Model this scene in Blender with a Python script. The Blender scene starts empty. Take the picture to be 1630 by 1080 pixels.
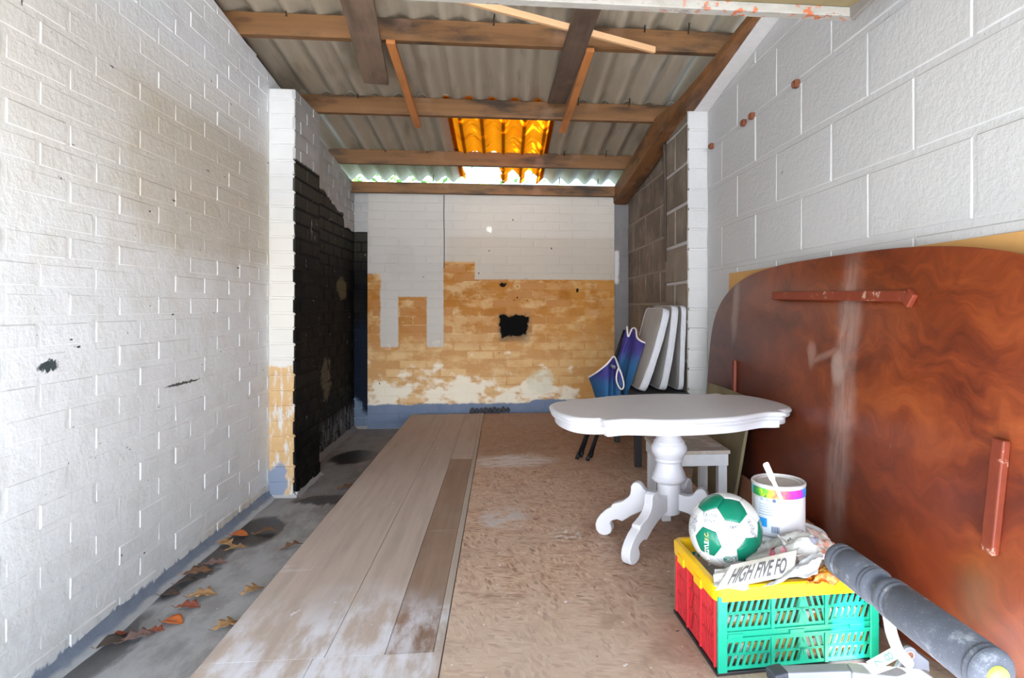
import bpy, bmesh, math, random
from mathutils import Vector, Matrix, noise as mnoise
R = random.Random(7)
C = bpy.context.scene.collection
SC = bpy.context.scene
# ------------------------------------------------------------------ camera
H = 1.03                                   # eye height above the floor boards
cam_d = bpy.data.cameras.new('camera'); cam = bpy.data.objects.new('camera', cam_d); C.objects.link(cam)
cam_d.sensor_width = 36; cam_d.lens = 36*1000/1630
cam_d.shift_x = -85/1630; cam_d.shift_y = -52/1630
cam_d.clip_start = .02
YAW = math.atan(.1)
cam.location = (0, 0, H); cam.rotation_euler = (math.pi/2, 0, -YAW)
SC.camera = cam
# ------------------------------------------------------------------ world, sun, exposure
w = bpy.data.worlds.new('sky'); SC.world = w; w.use_nodes = True
bg = w.node_tree.nodes['Background']
bg.inputs[0].default_value = (.52, .75, 1.0, 1); bg.inputs[1].default_value = 2.35
sun_d = bpy.data.lights.new('sun', 'SUN'); sun_d.energy = 60; sun_d.angle = math.radians(.6); sun_d.color = (1, .98, .96)
sun = bpy.data.objects.new('sun', sun_d); C.objects.link(sun)
sd = Vector((-.145, .714, -1)).normalized()               # high, from behind the camera: one beam slips past the open door
sun.rotation_euler = sd.to_track_quat('-Z', 'Y').to_euler()
ar_d = bpy.data.lights.new('yard_fill_light', 'AREA'); ar_d.shape = 'RECTANGLE'; ar_d.size = 9; ar_d.size_y = 5  # added fill lamp outside, carries light evenly to the back wall
ar_d.energy = 1900; ar_d.color = (.97, .98, 1)
ar = bpy.data.objects.new('yard_fill_light', ar_d); C.objects.link(ar)
ar.location = (0, -11, 2.3); ar.rotation_euler = (math.pi/2, 0, 0)
vs = SC.view_settings
vs.view_transform = 'Standard'; vs.look = 'None'; vs.gamma = 1; vs.use_curve_mapping = False
vs.exposure = .38
try:
    SC.cycles.max_bounces = 14; SC.cycles.diffuse_bounces = 8; SC.cycles.use_denoising = True
except Exception: pass

# ------------------------------------------------------------------ helpers
def at(px, py, zc):
    """the place that stands behind a pixel of the photo, zc metres in front of the lens"""
    u = (px-900)/1000; xc = u*zc
    return Vector((xc*math.cos(YAW)+zc*math.sin(YAW), zc*math.cos(YAW)-xc*math.sin(YAW), H+(488-py)/1000*zc))
def on_y(px, py, Y):
    u = (px-900)/1000; X = Y*(u+.1)/(1-.1*u); zc = math.cos(YAW)*(Y+.1*X)
    return X, H+(488-py)/1000*zc
class MB:
    def __init__(s): s.v = []; s.f = []
    def quad(s, *p):
        n = len(s.v); s.v += [tuple(q) for q in p]; s.f.append(tuple(range(n, n+len(p))))
    def box(s, x0, y0, z0, x1, y1, z1, m=None):
        n = len(s.v)
        p = [(x0,y0,z0),(x1,y0,z0),(x1,y1,z0),(x0,y1,z0),(x0,y0,z1),(x1,y0,z1),(x1,y1,z1),(x0,y1,z1)]
        s.v += [tuple(m @ Vector(q)) for q in p] if m else p
        s.f += [tuple(n+i for i in q) for q in ((3,2,1,0),(4,5,6,7),(0,1,5,4),(1,2,6,5),(2,3,7,6),(3,0,4,7))]
        return s
    def beam(s, a, b, w, h, up=(0,0,1), bev=0):
        """square timber from a to b"""
        a = Vector(a); b = Vector(b); d = (b-a).normalized(); up = Vector(up)
        sx = d.cross(up).normalized(); uz = sx.cross(d)
        c = [(-w/2,-h/2),(w/2,-h/2),(w/2,h/2),(-w/2,h/2)]
        if bev:
            c = [(-w/2+bev,-h/2),(w/2-bev,-h/2),(w/2,-h/2+bev),(w/2,h/2-bev),(w/2-bev,h/2),(-w/2+bev,h/2),(-w/2,h/2-bev),(-w/2,-h/2+bev)]
        n = len(s.v); k = len(c)
        for q in (a, b):
            for (x, z) in c: s.v.append(tuple(q+sx*x+uz*z))
        for i in range(k): s.f.append((n+i, n+(i+1)%k, n+k+(i+1)%k, n+k+i))
        s.f.append(tuple(n+i for i in reversed(range(k)))); s.f.append(tuple(n+k+i for i in range(k)))
        return s
    def tube(s, pts, r, k=8, closed=False, cap=True):
        pts = [Vector(p) for p in pts]; n0 = len(s.v); m = len(pts); prev = None
        for i, p in enumerate(pts):
            a = pts[(i-1) % m] if (closed or i) else pts[i]; b = pts[(i+1) % m] if (closed or i < m-1) else pts[i]
            d = (b-a).normalized()
            if prev is None: prev = d.orthogonal().normalized()
            prev = (prev-d*prev.dot(d)).normalized(); q = d.cross(prev)
            rr = r[i] if isinstance(r, (list, tuple)) else r
            for j in range(k):
                t = 2*math.pi*j/k; s.v.append(tuple(p+prev*math.cos(t)*rr+q*math.sin(t)*rr))
        for i in range(m if closed else m-1):
            for j in range(k):
                a = n0+i*k; b = n0+((i+1) % m)*k
                s.f.append((a+j, a+(j+1) % k, b+(j+1) % k, b+j))
        if cap and not closed:
            s.f.append(tuple(n0+j for j in reversed(range(k)))); s.f.append(tuple(n0+(m-1)*k+j for j in range(k)))
        return s
    def lathe(s, prof, k=32, c=(0,0,0), mat=None):
        n0 = len(s.v); c = Vector(c)
        for (r, z) in prof:
            for j in range(k):
                t = 2*math.pi*j/k; p = Vector((r*math.cos(t), r*math.sin(t), z))
                s.v.append(tuple((mat @ p if mat else p)+c))
        for i in range(len(prof)-1):
            for j in range(k):
                a = n0+i*k; b = a+k; s.f.append((a+j, a+(j+1) % k, b+(j+1) % k, b+j))
        s.f.append(tuple(n0+j for j in reversed(range(k)))); e = n0+(len(prof)-1)*k; s.f.append(tuple(e+j for j in range(k)))
        return s
    def prism(s, poly, t0, t1, fn):
        """flat outline poly [(a,b)] given thickness from t0 to t1; fn(a,b,t) -> point"""
        n = len(s.v); k = len(poly)
        for t in (t0, t1):
            for (a, b) in poly: s.v.append(tuple(fn(a, b, t)))
        for i in range(k): s.f.append((n+i, n+(i+1) % k, n+k+(i+1) % k, n+k+i))
        s.f.append(tuple(n+i for i in reversed(range(k)))); s.f.append(tuple(n+k+i for i in range(k)))
        return s
    def grid(s, fn, nu, nv, wrap=False):
        n = len(s.v)
        for j in range(nv+1):
            for i in range(nu+1): s.v.append(tuple(fn(i/nu, j/nv)))
        for j in range(nv):
            for i in range(nu):
                a = n+j*(nu+1)+i; s.f.append((a, a+1, a+nu+2, a+nu+1))
        return s
    def mesh(s, name, smooth=False):
        me = bpy.data.meshes.new(name); me.from_pydata(s.v, [], s.f); me.update()
        bm = bmesh.new(); bm.from_mesh(me); bmesh.ops.recalc_face_normals(bm, faces=bm.faces); bm.to_mesh(me); bm.free()
        if smooth is not False:
            for p in me.polygons: p.use_smooth = True
            if smooth is not True:
                try: me.set_sharp_from_angle(angle=math.radians(smooth))
                except Exception: pass
        return me
    def build(s, name, mat, parent=None, smooth=False, bevel=0, solid=0, subsurf=0):
        me = s.mesh(name, smooth); o = link(name, me, mat, parent)
        if solid: m = o.modifiers.new('s', 'SOLIDIFY'); m.thickness = solid; m.offset = 0
        if bevel: m = o.modifiers.new('b', 'BEVEL'); m.width = bevel; m.segments = 2; m.limit_method = 'ANGLE'; m.angle_limit = math.radians(40)
        if subsurf: m = o.modifiers.new('u', 'SUBSURF'); m.levels = subsurf; m.render_levels = subsurf
        return o
def link(name, me, mat, parent=None):
    o = bpy.data.objects.new(name, me); C.objects.link(o)
    if mat and not me.materials: me.materials.append(mat)
    if parent: o.parent = parent
    return o
def tag(o, label, cat, group=None):
    o['label'] = label; o['category'] = cat
    if group: o['group'] = group
    return o
def struct(o): o['kind'] = 'structure'; return o
def thing(name, label, cat, loc=(0,0,0), rz=0, group=None):
    o = bpy.data.objects.new(name, None); C.objects.link(o); o.empty_display_size = .05
    o.location = loc; o.rotation_euler = (0, 0, rz)
    return tag(o, label, cat, group)
def copy_tree(o, parent=None):
    c = o.copy(); C.objects.link(c)
    if parent: c.parent = parent
    for ch in list(o.children): copy_tree(ch, c)
    return c
def catmull(pts, n=6, closed=False):
    out = []; m = len(pts)
    for i in range(m if closed else m-1):
        g = lambda k: Vector(pts[k % m] if closed else pts[max(0, min(m-1, k))])
        a, b, c, d = g(i-1), g(i), g(i+1), g(i+2)
        for j in range(n):
            t = j/n
            out.append(.5*((2*b)+(c-a)*t+(2*a-5*b+4*c-d)*t*t+(3*b-a-3*c+d)*t**3))
    if not closed: out.append(Vector(pts[-1]))
    return out
# ------------------------------------------------------------------ node expressions
class NT:
    def __init__(s, name):
        s.m = bpy.data.materials.new(name); s.m.use_nodes = True; s.t = s.m.node_tree; s.t.nodes.clear()
        s.out = s.t.nodes.new('ShaderNodeOutputMaterial')
    def n(s, typ, **kw):
        q = s.t.nodes.new('ShaderNode'+typ)
        for k, v in kw.items(): setattr(q, k, v)
        return q
    def put(s, sock, v):
        if isinstance(v, E): s.t.links.new(v.s, sock)
        elif isinstance(v, bpy.types.NodeSocket): s.t.links.new(v, sock)
        elif isinstance(v, (tuple, list)) and sock.type == 'RGBA' and len(v) == 3: sock.default_value = (*v, 1)
        else: sock.default_value = v
    def math(s, op, a, b=0, c=None):
        q = s.n('Math', operation=op); s.put(q.inputs[0], a); s.put(q.inputs[1], b)
        if c is not None: s.put(q.inputs[2], c)
        return E(s, q.outputs[0])
    def pos(s):
        g = s.n('NewGeometry'); x = s.n('SeparateXYZ'); s.t.links.new(g.outputs['Position'], x.inputs[0])
        s.P = E(s, g.outputs['Position']); return E(s, x.outputs[0]), E(s, x.outputs[1]), E(s, x.outputs[2])
    def obj(s):
        g = s.n('TexCoord'); x = s.n('SeparateXYZ'); s.t.links.new(g.outputs['Object'], x.inputs[0])
        s.P = E(s, g.outputs['Object']); return E(s, x.outputs[0]), E(s, x.outputs[1]), E(s, x.outputs[2])
    def vec(s, x, y, z):
        q = s.n('CombineXYZ'); s.put(q.inputs[0], x); s.put(q.inputs[1], y); s.put(q.inputs[2], z); return E(s, q.outputs[0])
    def scale(s, v, k):
        q = s.n('VectorMath', operation='MULTIPLY'); s.put(q.inputs[0], v); q.inputs[1].default_value = k; return E(s, q.outputs[0])
    def vadd(s, v, k):
        q = s.n('VectorMath', operation='ADD'); s.put(q.inputs[0], v); s.put(q.inputs[1], k); return E(s, q.outputs[0])
    def noise(s, v, sc, det=3, rough=.55, dist=0):
        q = s.n('TexNoise'); s.put(q.inputs['Vector'], v); q.inputs['Scale'].default_value = sc; q.inputs['Detail'].default_value = det
        q.inputs['Roughness'].default_value = rough; q.inputs['Distortion'].default_value = dist; return E(s, q.outputs[0])
    def voro(s, v, sc, feat='F1', out=0, rnd=1):
        q = s.n('TexVoronoi', feature=feat); s.put(q.inputs['Vector'], v); q.inputs['Scale'].default_value = sc
        q.inputs['Randomness'].default_value = rnd; return E(s, q.outputs[out])
    def wave(s, v, sc, dist=2, det=2, dsc=1, prof='SIN', axis='X'):
        q = s.n('TexWave', wave_profile=prof, bands_direction=axis); s.put(q.inputs['Vector'], v); q.inputs['Scale'].default_value = sc
        q.inputs['Distortion'].default_value = dist; q.inputs['Detail'].default_value = det; q.inputs['Detail Scale'].default_value = dsc
        return E(s, q.outputs['Fac'])
    def ss(s, x, a, b, lo=0, hi=1):
        q = s.n('MapRange', interpolation_type='SMOOTHSTEP'); s.put(q.inputs[0], x); s.put(q.inputs[1], a); s.put(q.inputs[2], b)
        q.inputs[3].default_value = lo; q.inputs[4].default_value = hi; return E(s, q.outputs[0])
    def band(s, x, a, b, e): return s.ss(x, a-e, a+e)*(1-s.ss(x, b-e, b+e))
    def rect(s, x, a, b, y, c, d, e): return s.band(x, a, b, e)*s.band(y, c, d, e)
    def blob(s, x, cx, rx, y, cy, ry, soft=.35):
        dx = (x-cx)/rx; dy = (y-cy)/ry; return 1-s.ss(dx*dx+dy*dy, 1-soft, 1+soft)
    def mix(s, f, a, b):
        q = s.n('Mix', data_type='RGBA'); q.clamp_factor = True
        s.put(q.inputs[0], f); s.put(q.inputs[6], a); s.put(q.inputs[7], b); return E(s, q.outputs[2])
    def ramp(s, f, stops):
        q = s.n('ValToRGB'); s.put(q.inputs[0], f); el = q.color_ramp.elements
        while len(el) < len(stops): el.new(.5)
        for e, (p, c) in zip(el, stops): e.position = p; e.color = (*c, 1)
        return E(s, q.outputs[0])
    def rnd(s): return E(s, s.n('ObjectInfo').outputs['Random'])
    def done(s, col, rough=.6, bump=None, bs=.3, bd=.01, metal=0, spec=.5, **kw):
        b = s.n('BsdfPrincipled'); s.put(b.inputs['Base Color'], col); s.put(b.inputs['Roughness'], rough)
        b.inputs['Metallic'].default_value = metal; b.inputs['Specular IOR Level'].default_value = spec
        for k, v in kw.items(): s.put(b.inputs[k.replace('_', ' ')], v)
        if bump is not None:
            q = s.n('Bump'); q.inputs['Strength'].default_value = bs; q.inputs['Distance'].default_value = bd
            s.put(q.inputs['Height'], bump); s.t.links.new(q.outputs[0], b.inputs['Normal'])
        s.b = b; s.t.links.new(b.outputs[0], s.out.inputs[0]); return s.m
class E:
    def __init__(s, nt, sock): s.nt = nt; s.s = sock
    def __add__(s, o): return s.nt.math('ADD', s, o)
    __radd__ = __add__
    def __sub__(s, o): return s.nt.math('SUBTRACT', s, o)
    def __rsub__(s, o): return s.nt.math('SUBTRACT', o, s)
    def __mul__(s, o): return s.nt.math('MULTIPLY', s, o)
    __rmul__ = __mul__
    def __truediv__(s, o): return s.nt.math('DIVIDE', s, o)
    def max(s, o): return s.nt.math('MAXIMUM', s, o)
    def min(s, o): return s.nt.math('MINIMUM', s, o)
def srgb(r, g, b):
    f = lambda c: (c/255/12.92) if c <= 10 else ((c/255+.055)/1.055)**2.4
    return (f(r), f(g), f(b))
def plain(name, col, rough=.5, var=.12, nsc=30, bs=.1, metal=0, spec=.5, **kw):
    t = NT(name); t.obj(); n = t.noise(t.P, nsc, 4)
    dk = tuple(c*(1-var) for c in col); lt = tuple(min(1, c*(1+var)) for c in col)
    return t.done(t.mix(n, dk, lt), rough, n, bs, .003, metal, spec, **kw)
# ------------------------------------------------------------------ the shell
XL, XR, YB = -1.43, 1.338, 6.18             # wall faces; the concrete lies .148 below the boards
ZF = -.148
B = lambda y: 2.942-.118*y                  # top of the side walls = underside of the purlins
RF = lambda y: 2.064+.115*(6.1-y)           # underside of the sloping timber on the right wall

def paint_speckle(t, n, sc=60, th=.72):
    return t.ss(n, th, th+.04)
def mat_left():
    t = NT('white_paint_on_brick'); x, y, z = t.pos(); P = t.P
    big = t.noise(P, 1.6, 4); mid = t.noise(P, 7, 4); fine = t.noise(P, 55, 5, .65)
    c = t.mix(big, (.80,.815,.83), (.87,.885,.90))
    c = t.mix(t.ss(mid, .46, .7)*.4, c, (.70,.70,.68)); c = t.mix(t.ss(fine, .58, .7)*.25, c, (.60,.60,.58)); c = t.mix(t.rnd()*.10, c, (.55,.55,.52))
    wob = (mid-.5)*.35
    stain = t.band(z+wob*.25, 1.28, 1.93, .05)*t.ss(y+wob, 2.35, 2.75)
    stain2 = t.ss(z+wob, .55, 1.5)*(1-t.ss(z+wob*.3, 1.90, 2.0))*t.ss(y+wob, 2.0, 3.2)
    low = t.ss(z+wob*1.5, .9, 1.75)*(1-t.ss(z, 2.0, 2.3))
    c = t.mix(low*.55, c, (.66,.60,.50))  # warmer light high on the wall, put into the paint as beige
    c = t.mix(stain2*.33, c, (.60,.55,.45)); c = t.mix(stain*(.25+.5*mid), c, (.55,.48,.36))
    warm = t.ss(z+wob, 1.15, .3)
    # blue-grey base band brushed on by hand
    edge = t.noise(t.vec(x, y*4, z*.4), 5, 5, .7)
    c = t.mix(1-t.ss(z+(edge-.5)*.13, -.108, -.094), c, t.mix(mid, srgb(112,126,150), srgb(146,158,178)))
    c = t.mix(t.band(z+(edge-.5)*.12, -.10, -.07, .012)*.5*t.ss(y, 2.9, 3.6), c, srgb(196,182,150))
    # chips that show the dark brick
    chip = t.noise(t.vec(x, y*7, z*22), 1.3, 5, .62)
    c = t.mix(t.ss(chip, .69, .715)*t.ss(z, .3, .5)*(1-t.ss(z, 1.9, 2.0)), c, (.07,.07,.07))
    k = t.noise(P, 24, 2); c = t.mix(t.ss(k, .745, .77), c, (.13,.12,.11))
    c = t.mix(t.blob(y+(fine-.5)*.06, 2.14, .045, z+(fine-.5)*.05, .84, .016), c, (.05,.07,.075))
    c = t.mix(t.blob(y+(fine-.5)*.1, 2.98, .15, z+(fine-.5)*.03, .685, .006), c, (.09,.09,.09))
    return t.done(c, .62, fine*.6+mid*.5+t.noise(P, 26, 4, .6)*.8, .5, .008)
def mat_pier():
    t = NT('white_and_tan_paint_on_pier'); x, y, z = t.pos(); P = t.P
    mid = t.noise(P, 9, 4); fine = t.noise(P, 60, 5); st = t.noise(t.vec(x*26, y, z*7), 1, 4, .65)
    c = t.mix(mid, (.56,.55,.53), (.66,.65,.63))
    c = t.mix(t.ss(z, 1.1, .9)*0+t.band(z+(mid-.5)*.3, .7, 1.6, .2)*.3, c, (.62,.55,.42))
    tan = t.band(z+(mid-.5)*.12, -.13, .665, .012)*t.ss(st, .36, .52)
    c = t.mix(tan, c, t.mix(mid, srgb(186,146,92), srgb(206,174,128)))
    c = t.mix((1-t.ss(z+(mid-.5)*.2, .02, .05))*(1-t.ss(x+(mid-.5)*.16, -1.345, -1.325)), c, srgb(128,140,162))
    ch = t.noise(P, 30, 3); c = t.mix(t.ss(ch, .7, .74)*t.ss(z, .8, .3), c, (.85,.85,.84))
    return t.done(c, .6, fine+mid, .35, .005)
def mat_black(mortar=False):
    t = NT('black_paint_on_joints' if mortar else 'black_paint_on_brick'); x, y, z = t.pos(); P = t.P
    mid = t.noise(P, 8, 4); fine = t.noise(P, 50, 5); st = t.noise(t.vec(x*3, y*10, z*2.5), 2.2, 5, .65)
    stp = t.noise(t.vec(x, y*3.7, z*10.6), 1, 0)
    top = 1.945+(t.ss(y, 5.35, 5.45)*-.07)+t.ss(y, 5.8, 5.85)*-.14+(stp-.5)*.16*t.ss(y, 4.6, 4.65)+(fine-.5)*.02
    old = t.mix(mid, (.34,.33,.32), (.50,.49,.47))
    blk = t.mix(t.ss(mid, .4, .7), (.004,.004,.005), (.013,.012,.010))
    blk = t.mix(t.ss(z, 1.2, 1.9)*.8, blk, t.mix(fine, (.040,.035,.026), (.085,.075,.056)))
    if mortar: blk = t.mix(mid, (.006,.006,.006), (.010,.010,.010))
    f = t.ss(z-top, -.006, .006)
    c = t.mix(f, blk, old)
    c = t.mix(t.ss(st, .66, .70)*t.band(z, .7, 1.75, .2)*(1-t.ss(y, 4.5, 4.6)), c, (.62,.62,.62))
    c = t.mix(t.ss(t.noise(P, 18, 3), .70, .74)*.6, c, (.35,.35,.36))
    c = t.mix((1-t.ss(z+(mid-.5)*.25, .0, .16))*t.ss(y, 4.6, 4.7)*t.ss(st, .38, .6)*.8, c, srgb(120,118,122))
    c = t.mix(t.blob(y+(mid-.5)*.3, 5.75, .16, z+(fine-.5)*.1, 1.19, .1)*.8, c, srgb(98,90,66))
    c = t.mix(t.blob(y+(mid-.5)*.35, 5.25, .13, z+(mid-.5)*.2, .44, .17)*.7, c, srgb(104,98,84))
    # the strip beside the back wall turns navy and then blue-grey towards its foot
    s = t.ss(y, 6.21, 6.22)
    c = t.mix(s*(1-t.ss(z+(mid-.5)*.2, .75, .95)), c, srgb(20,29,44))
    c = t.mix(s*(1-t.ss(z+(mid-.5)*.3+(x+1.43)*1.2, .12, .22)), c, srgb(112,130,152))
    return t.done(c, .7, fine+mid*.6, .4, .005, spec=.08)
def back_px(px, py): return on_y(px, py, YB)
def mat_back():
    t = NT('tan_and_white_paint_on_brick'); x, y, z = t.pos(); P = t.P
    mid = t.noise(P, 6, 4); fine = t.noise(P, 45, 5, .65); big = t.noise(P, 1.7, 3); br = t.rnd()
    wx = x+(fine-.5)*.02; wz = z+(fine-.5)*.02
    X = lambda px: back_px(px, 480)[0]
    Z = lambda py: back_px(760, py)[1]
    white = t.mix(big, (.47,.43,.37), (.60,.56,.50))
    white = t.mix(t.ss(x, X(760), X(700))*.6, white, (.47,.45,.42))
    white = t.mix((1-t.ss(wz, Z(382), Z(372)))*t.ss(x, X(706), X(716))*.55, white, (.44,.38,.30))
    white = t.mix(t.blob(x+(mid-.5)*.25, X(640), .13, z+(mid-.5)*.3, Z(415), .2)*.13, white, (.33,.31,.27))
    # tan zone
    r = t.rect(wx, X(706), X(990), wz, Z(700), Z(445), .006)
    r = r.max(t.rect(wx, X(706), X(756), wz, Z(460), Z(417), .006))
    r = r.max(t.rect(wx, X(634), X(679.5), wz, Z(700), Z(473), .006))
    r = r.max(t.rect(wx+(mid-.5)*.05, X(580), X(605.5), wz, Z(700), Z(437), .012))
    r = r.max(t.rect(wx, X(580), X(710), wz, Z(700), Z(552), .01))
    r = r*(1-t.rect(wx, X(680), X(705), wz, Z(548), Z(440), .005))
    deep = t.mix(br*.6+mid*.5-.05, srgb(150,92,34), srgb(196,142,72)); pale = t.mix(mid, srgb(196,156,102), srgb(212,184,144))
    blo = t.noise(t.vec(x*1.3, y, z*2.2), 4.5, 5, .65); tan = t.mix(t.ss(blo*.8+br*.28, .42, .64), deep, pale)
    tan = t.mix(t.ss(z, Z(470), Z(600))*.5, tan, pale)
    tan = t.mix(t.band(z+(mid-.5)*.25, Z(545), Z(420), .1)*t.ss(br, .35, .8)*.7, tan, srgb(160,96,32))
    tan = t.mix(t.ss(x, X(800), X(960))*t.ss(mid, .35, .6)*.6, tan, srgb(186,134,66))
    c = t.mix(r, white, tan)
    # bare chalky patches low down
    ch = t.noise(t.vec(x*1.6, y, z*2.4), 2.6, 5, .6)
    c = t.mix(t.ss(ch+t.ss(z, Z(560), Z(640))*.22-t.ss(x, X(860), X(980))*.12, .60, .72)*t.ss(z, Z(520), Z(570)), c, srgb(222,214,196))
    c = t.mix(t.blob(x+(mid-.5)*.4, X(862), .14, z+(mid-.5)*.2, Z(610), .11)*.5, c, srgb(198,198,178))
    # the scorched square, with spatters above
    h1 = t.noise(t.vec(x, y+3, z), 13, 4, .6); h2 = t.noise(t.vec(x, y+7, z), 13, 4, .6); hx = x+(h1-.5)*.13; hz = z+(h2-.5)*.11
    c = t.mix(t.rect(hx, X(794), X(844), hz, Z(543), Z(502), .035)*.6, c, srgb(82,80,74))
    c = t.mix(t.rect(hx, X(796), X(841), hz, Z(535), Z(503), .010), c, (.003,.003,.003))
    sp = t.noise(P, 26, 3)
    c = t.mix(t.ss(sp, .66, .69)*t.rect(x, X(790), X(845), z, Z(480), Z(444), .03), c, srgb(28,22,18))
    c = t.mix(t.blob(x+(fine-.5)*.04, X(800), .03, z+(fine-.5)*.03, Z(454), .02), c, srgb(22,18,16))
    c = t.mix(t.blob(x+(fine-.5)*.02, X(919), .014, z+(fine-.5)*.02, Z(462), .02), c, srgb(40,28,20))
    c = t.mix(t.ss(t.noise(P, 19, 2), .765, .79), c, srgb(70,60,50))
    # blue-grey base coat with a hand-cut edge
    e = t.noise(t.vec(x*3, y, z), 3, 4, .7)
    c = t.mix(1-t.ss(z+(e-.5)*.05-t.blob(x, X(880), .22, z, Z(640), .3)*.03, Z(644), Z(641)), c, t.mix(mid, srgb(92,106,130), srgb(122,134,156)))
    return t.done(c, .75, fine+mid*.7, .3, .005, spec=.06)
def mat_right():
    t = NT('white_paint_on_blocks'); x, y, z = t.pos(); P = t.P
    big = t.noise(P, 1.3, 4); fine = t.noise(P, 90, 4, .6); lump = t.noise(P, 38, 3, .6)
    c = t.mix(big, (.45,.447,.443), (.52,.516,.51))
    c = t.mix(t.ss(t.noise(P, 5, 4), .55, .8)*.25, c, (.42,.41,.39))
    c = t.mix(t.ss(t.noise(P, 17, 2), .76, .78), c, (.30,.28,.27))
    return t.done(c, .6, lump+fine*.5, .38, .008)
def mat_block():
    t = NT('bare_grey_block'); x, y, z = t.pos(); P = t.P
    mid = t.noise(P, 6, 4); fine = t.noise(P, 120, 4, .7); br = t.rnd(); st = t.noise(t.vec(x, y*9, z*1.6), 1.4, 4)
    c = t.mix(br, srgb(104,94,82), srgb(134,122,108)); c = t.mix(t.ss(mid, .4, .8)*.5, c, srgb(168,156,142))
    c = t.mix(t.ss(st, .56, .72)*.6, c, srgb(92,76,58)); c = t.mix(t.ss(fine, .62, .75)*.4, c, srgb(70,64,58))
    return t.done(c, .85, fine+mid*.4, .5, .006)
def mat_strip():
    t = NT('grey_render'); x, y, z = t.pos(); P = t.P
    mid = t.noise(P, 7, 4); fine = t.noise(P, 60, 5)
    c = t.mix(mid, srgb(104,102,104), srgb(134,130,128))
    c = t.mix(t.rect(x+(mid-.5)*.06, 1.1, 1.165, z+(mid-.5)*.1, 1.27, 1.6, .012), c, srgb(206,202,200))
    c = t.mix(1-t.ss(z, .1, .2), c, srgb(98,110,132))
    return t.done(c, .8, fine, .4, .005)
def mat_concrete():
    t = NT('worn_concrete'); x, y, z = t.pos(); P = t.P
    big = t.noise(P, 1.8, 5, .6); mid = t.noise(t.vec(x*2, y*.9, z), 5, 5, .62); fine = t.noise(P, 70, 5, .7)
    c = t.mix(big, srgb(140,142,146), srgb(190,192,196))
    c = t.mix(t.ss(mid, .38, .66)*.6, c, srgb(116,114,114)); c = t.mix(t.ss(fine, .6, .75)*.25, c, srgb(188,190,194))
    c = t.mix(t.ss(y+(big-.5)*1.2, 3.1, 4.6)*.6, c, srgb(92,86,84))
    wx = x+(mid-.5)*.2; wy = y+(mid-.5)*.3
    wet = t.blob(wx, -1.29, .15, wy, 3.42, .22).max(t.blob(wx, -1.16, .16, wy, 5.05, .22)).max(t.blob(wx, -1.05, .2, wy, 3.95, .1)*.7).max(t.blob(wx, -1.37, .08, wy, 2.95, .32)*.8)
    wet = wet.max(t.blob(wx, -1.36, .07, wy, 2.3, .25)*.7)
    c = t.mix(wet, c, srgb(26,24,24))
    c = t.mix(t.ss(t.noise(t.vec(x, y, z), 34, 2), .74, .77), c, srgb(200,200,202))
    c = t.mix(t.ss(t.noise(t.vec(x*1.5, y*.6, z), 3.1, 5, .65), .60, .78)*.35*t.ss(y, 4.2, 4.8), c, srgb(150,146,142))
    return t.done(c, t.mix(wet, (.7,.7,.7), (.32,.32,.32)), fine+mid*.6, .3, .006)
M_left, M_pier, M_black, M_back, M_right, M_block, M_strip, M_conc = mat_left(), mat_pier(), mat_black(), mat_back(), mat_right(), mat_block(), mat_strip(), mat_concrete()
M_mortar_dark = mat_black(True)
M_mortar = plain('pale_mortar', srgb(146,136,122), .9, .2, 40)
M_mortar_tan = plain('tan_mortar', srgb(196,166,124), .9, .15, 40)

def slab(name, pts, ax, t0, t1, mat, parent=None, bevel=0):
    """pts: outline in (horizontal, z); ax 'x' = lies in a plane of constant X"""
    fn = (lambda a, b, t: (t, a, b)) if ax == 'x' else (lambda a, b, t: (a, t, b))
    return MB().prism(pts, t0, t1, fn).build(name, mat, parent, bevel=bevel)
def brick_mesh(name, poly, U, N, proud, bev, jit, mat):
    """one brick face standing proud of the joints: poly in (u,z) from its own corner"""
    cu = sum(p[0] for p in poly)/len(poly); cz = sum(p[1] for p in poly)/len(poly)
    wu = max(p[0] for p in poly)-min(p[0] for p in poly); wz = max(p[1] for p in poly)-min(p[1] for p in poly)
    m = MB(); k = len(poly); up = Vector((0,0,1))
    fu = max(.3, 1-2*bev/max(wu, 1e-3)); fz = max(.3, 1-2*bev/max(wz, 1e-3))
    for (a, b) in poly: m.v.append(tuple(U*a+up*b-N*.006))
    for (a, b) in poly:
        d = proud+R.uniform(-jit, jit)
        m.v.append(tuple(U*(cu+(a-cu)*fu+R.uniform(-jit, jit))+up*(cz+(b-cz)*fz+R.uniform(-jit, jit))+N*d))
    m.f = [tuple(range(k, 2*k))]+[(i, (i+1) % k, k+(i+1) % k, k+i) for i in range(k)]
    me = m.mesh(name); me.materials.append(mat); return me
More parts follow.
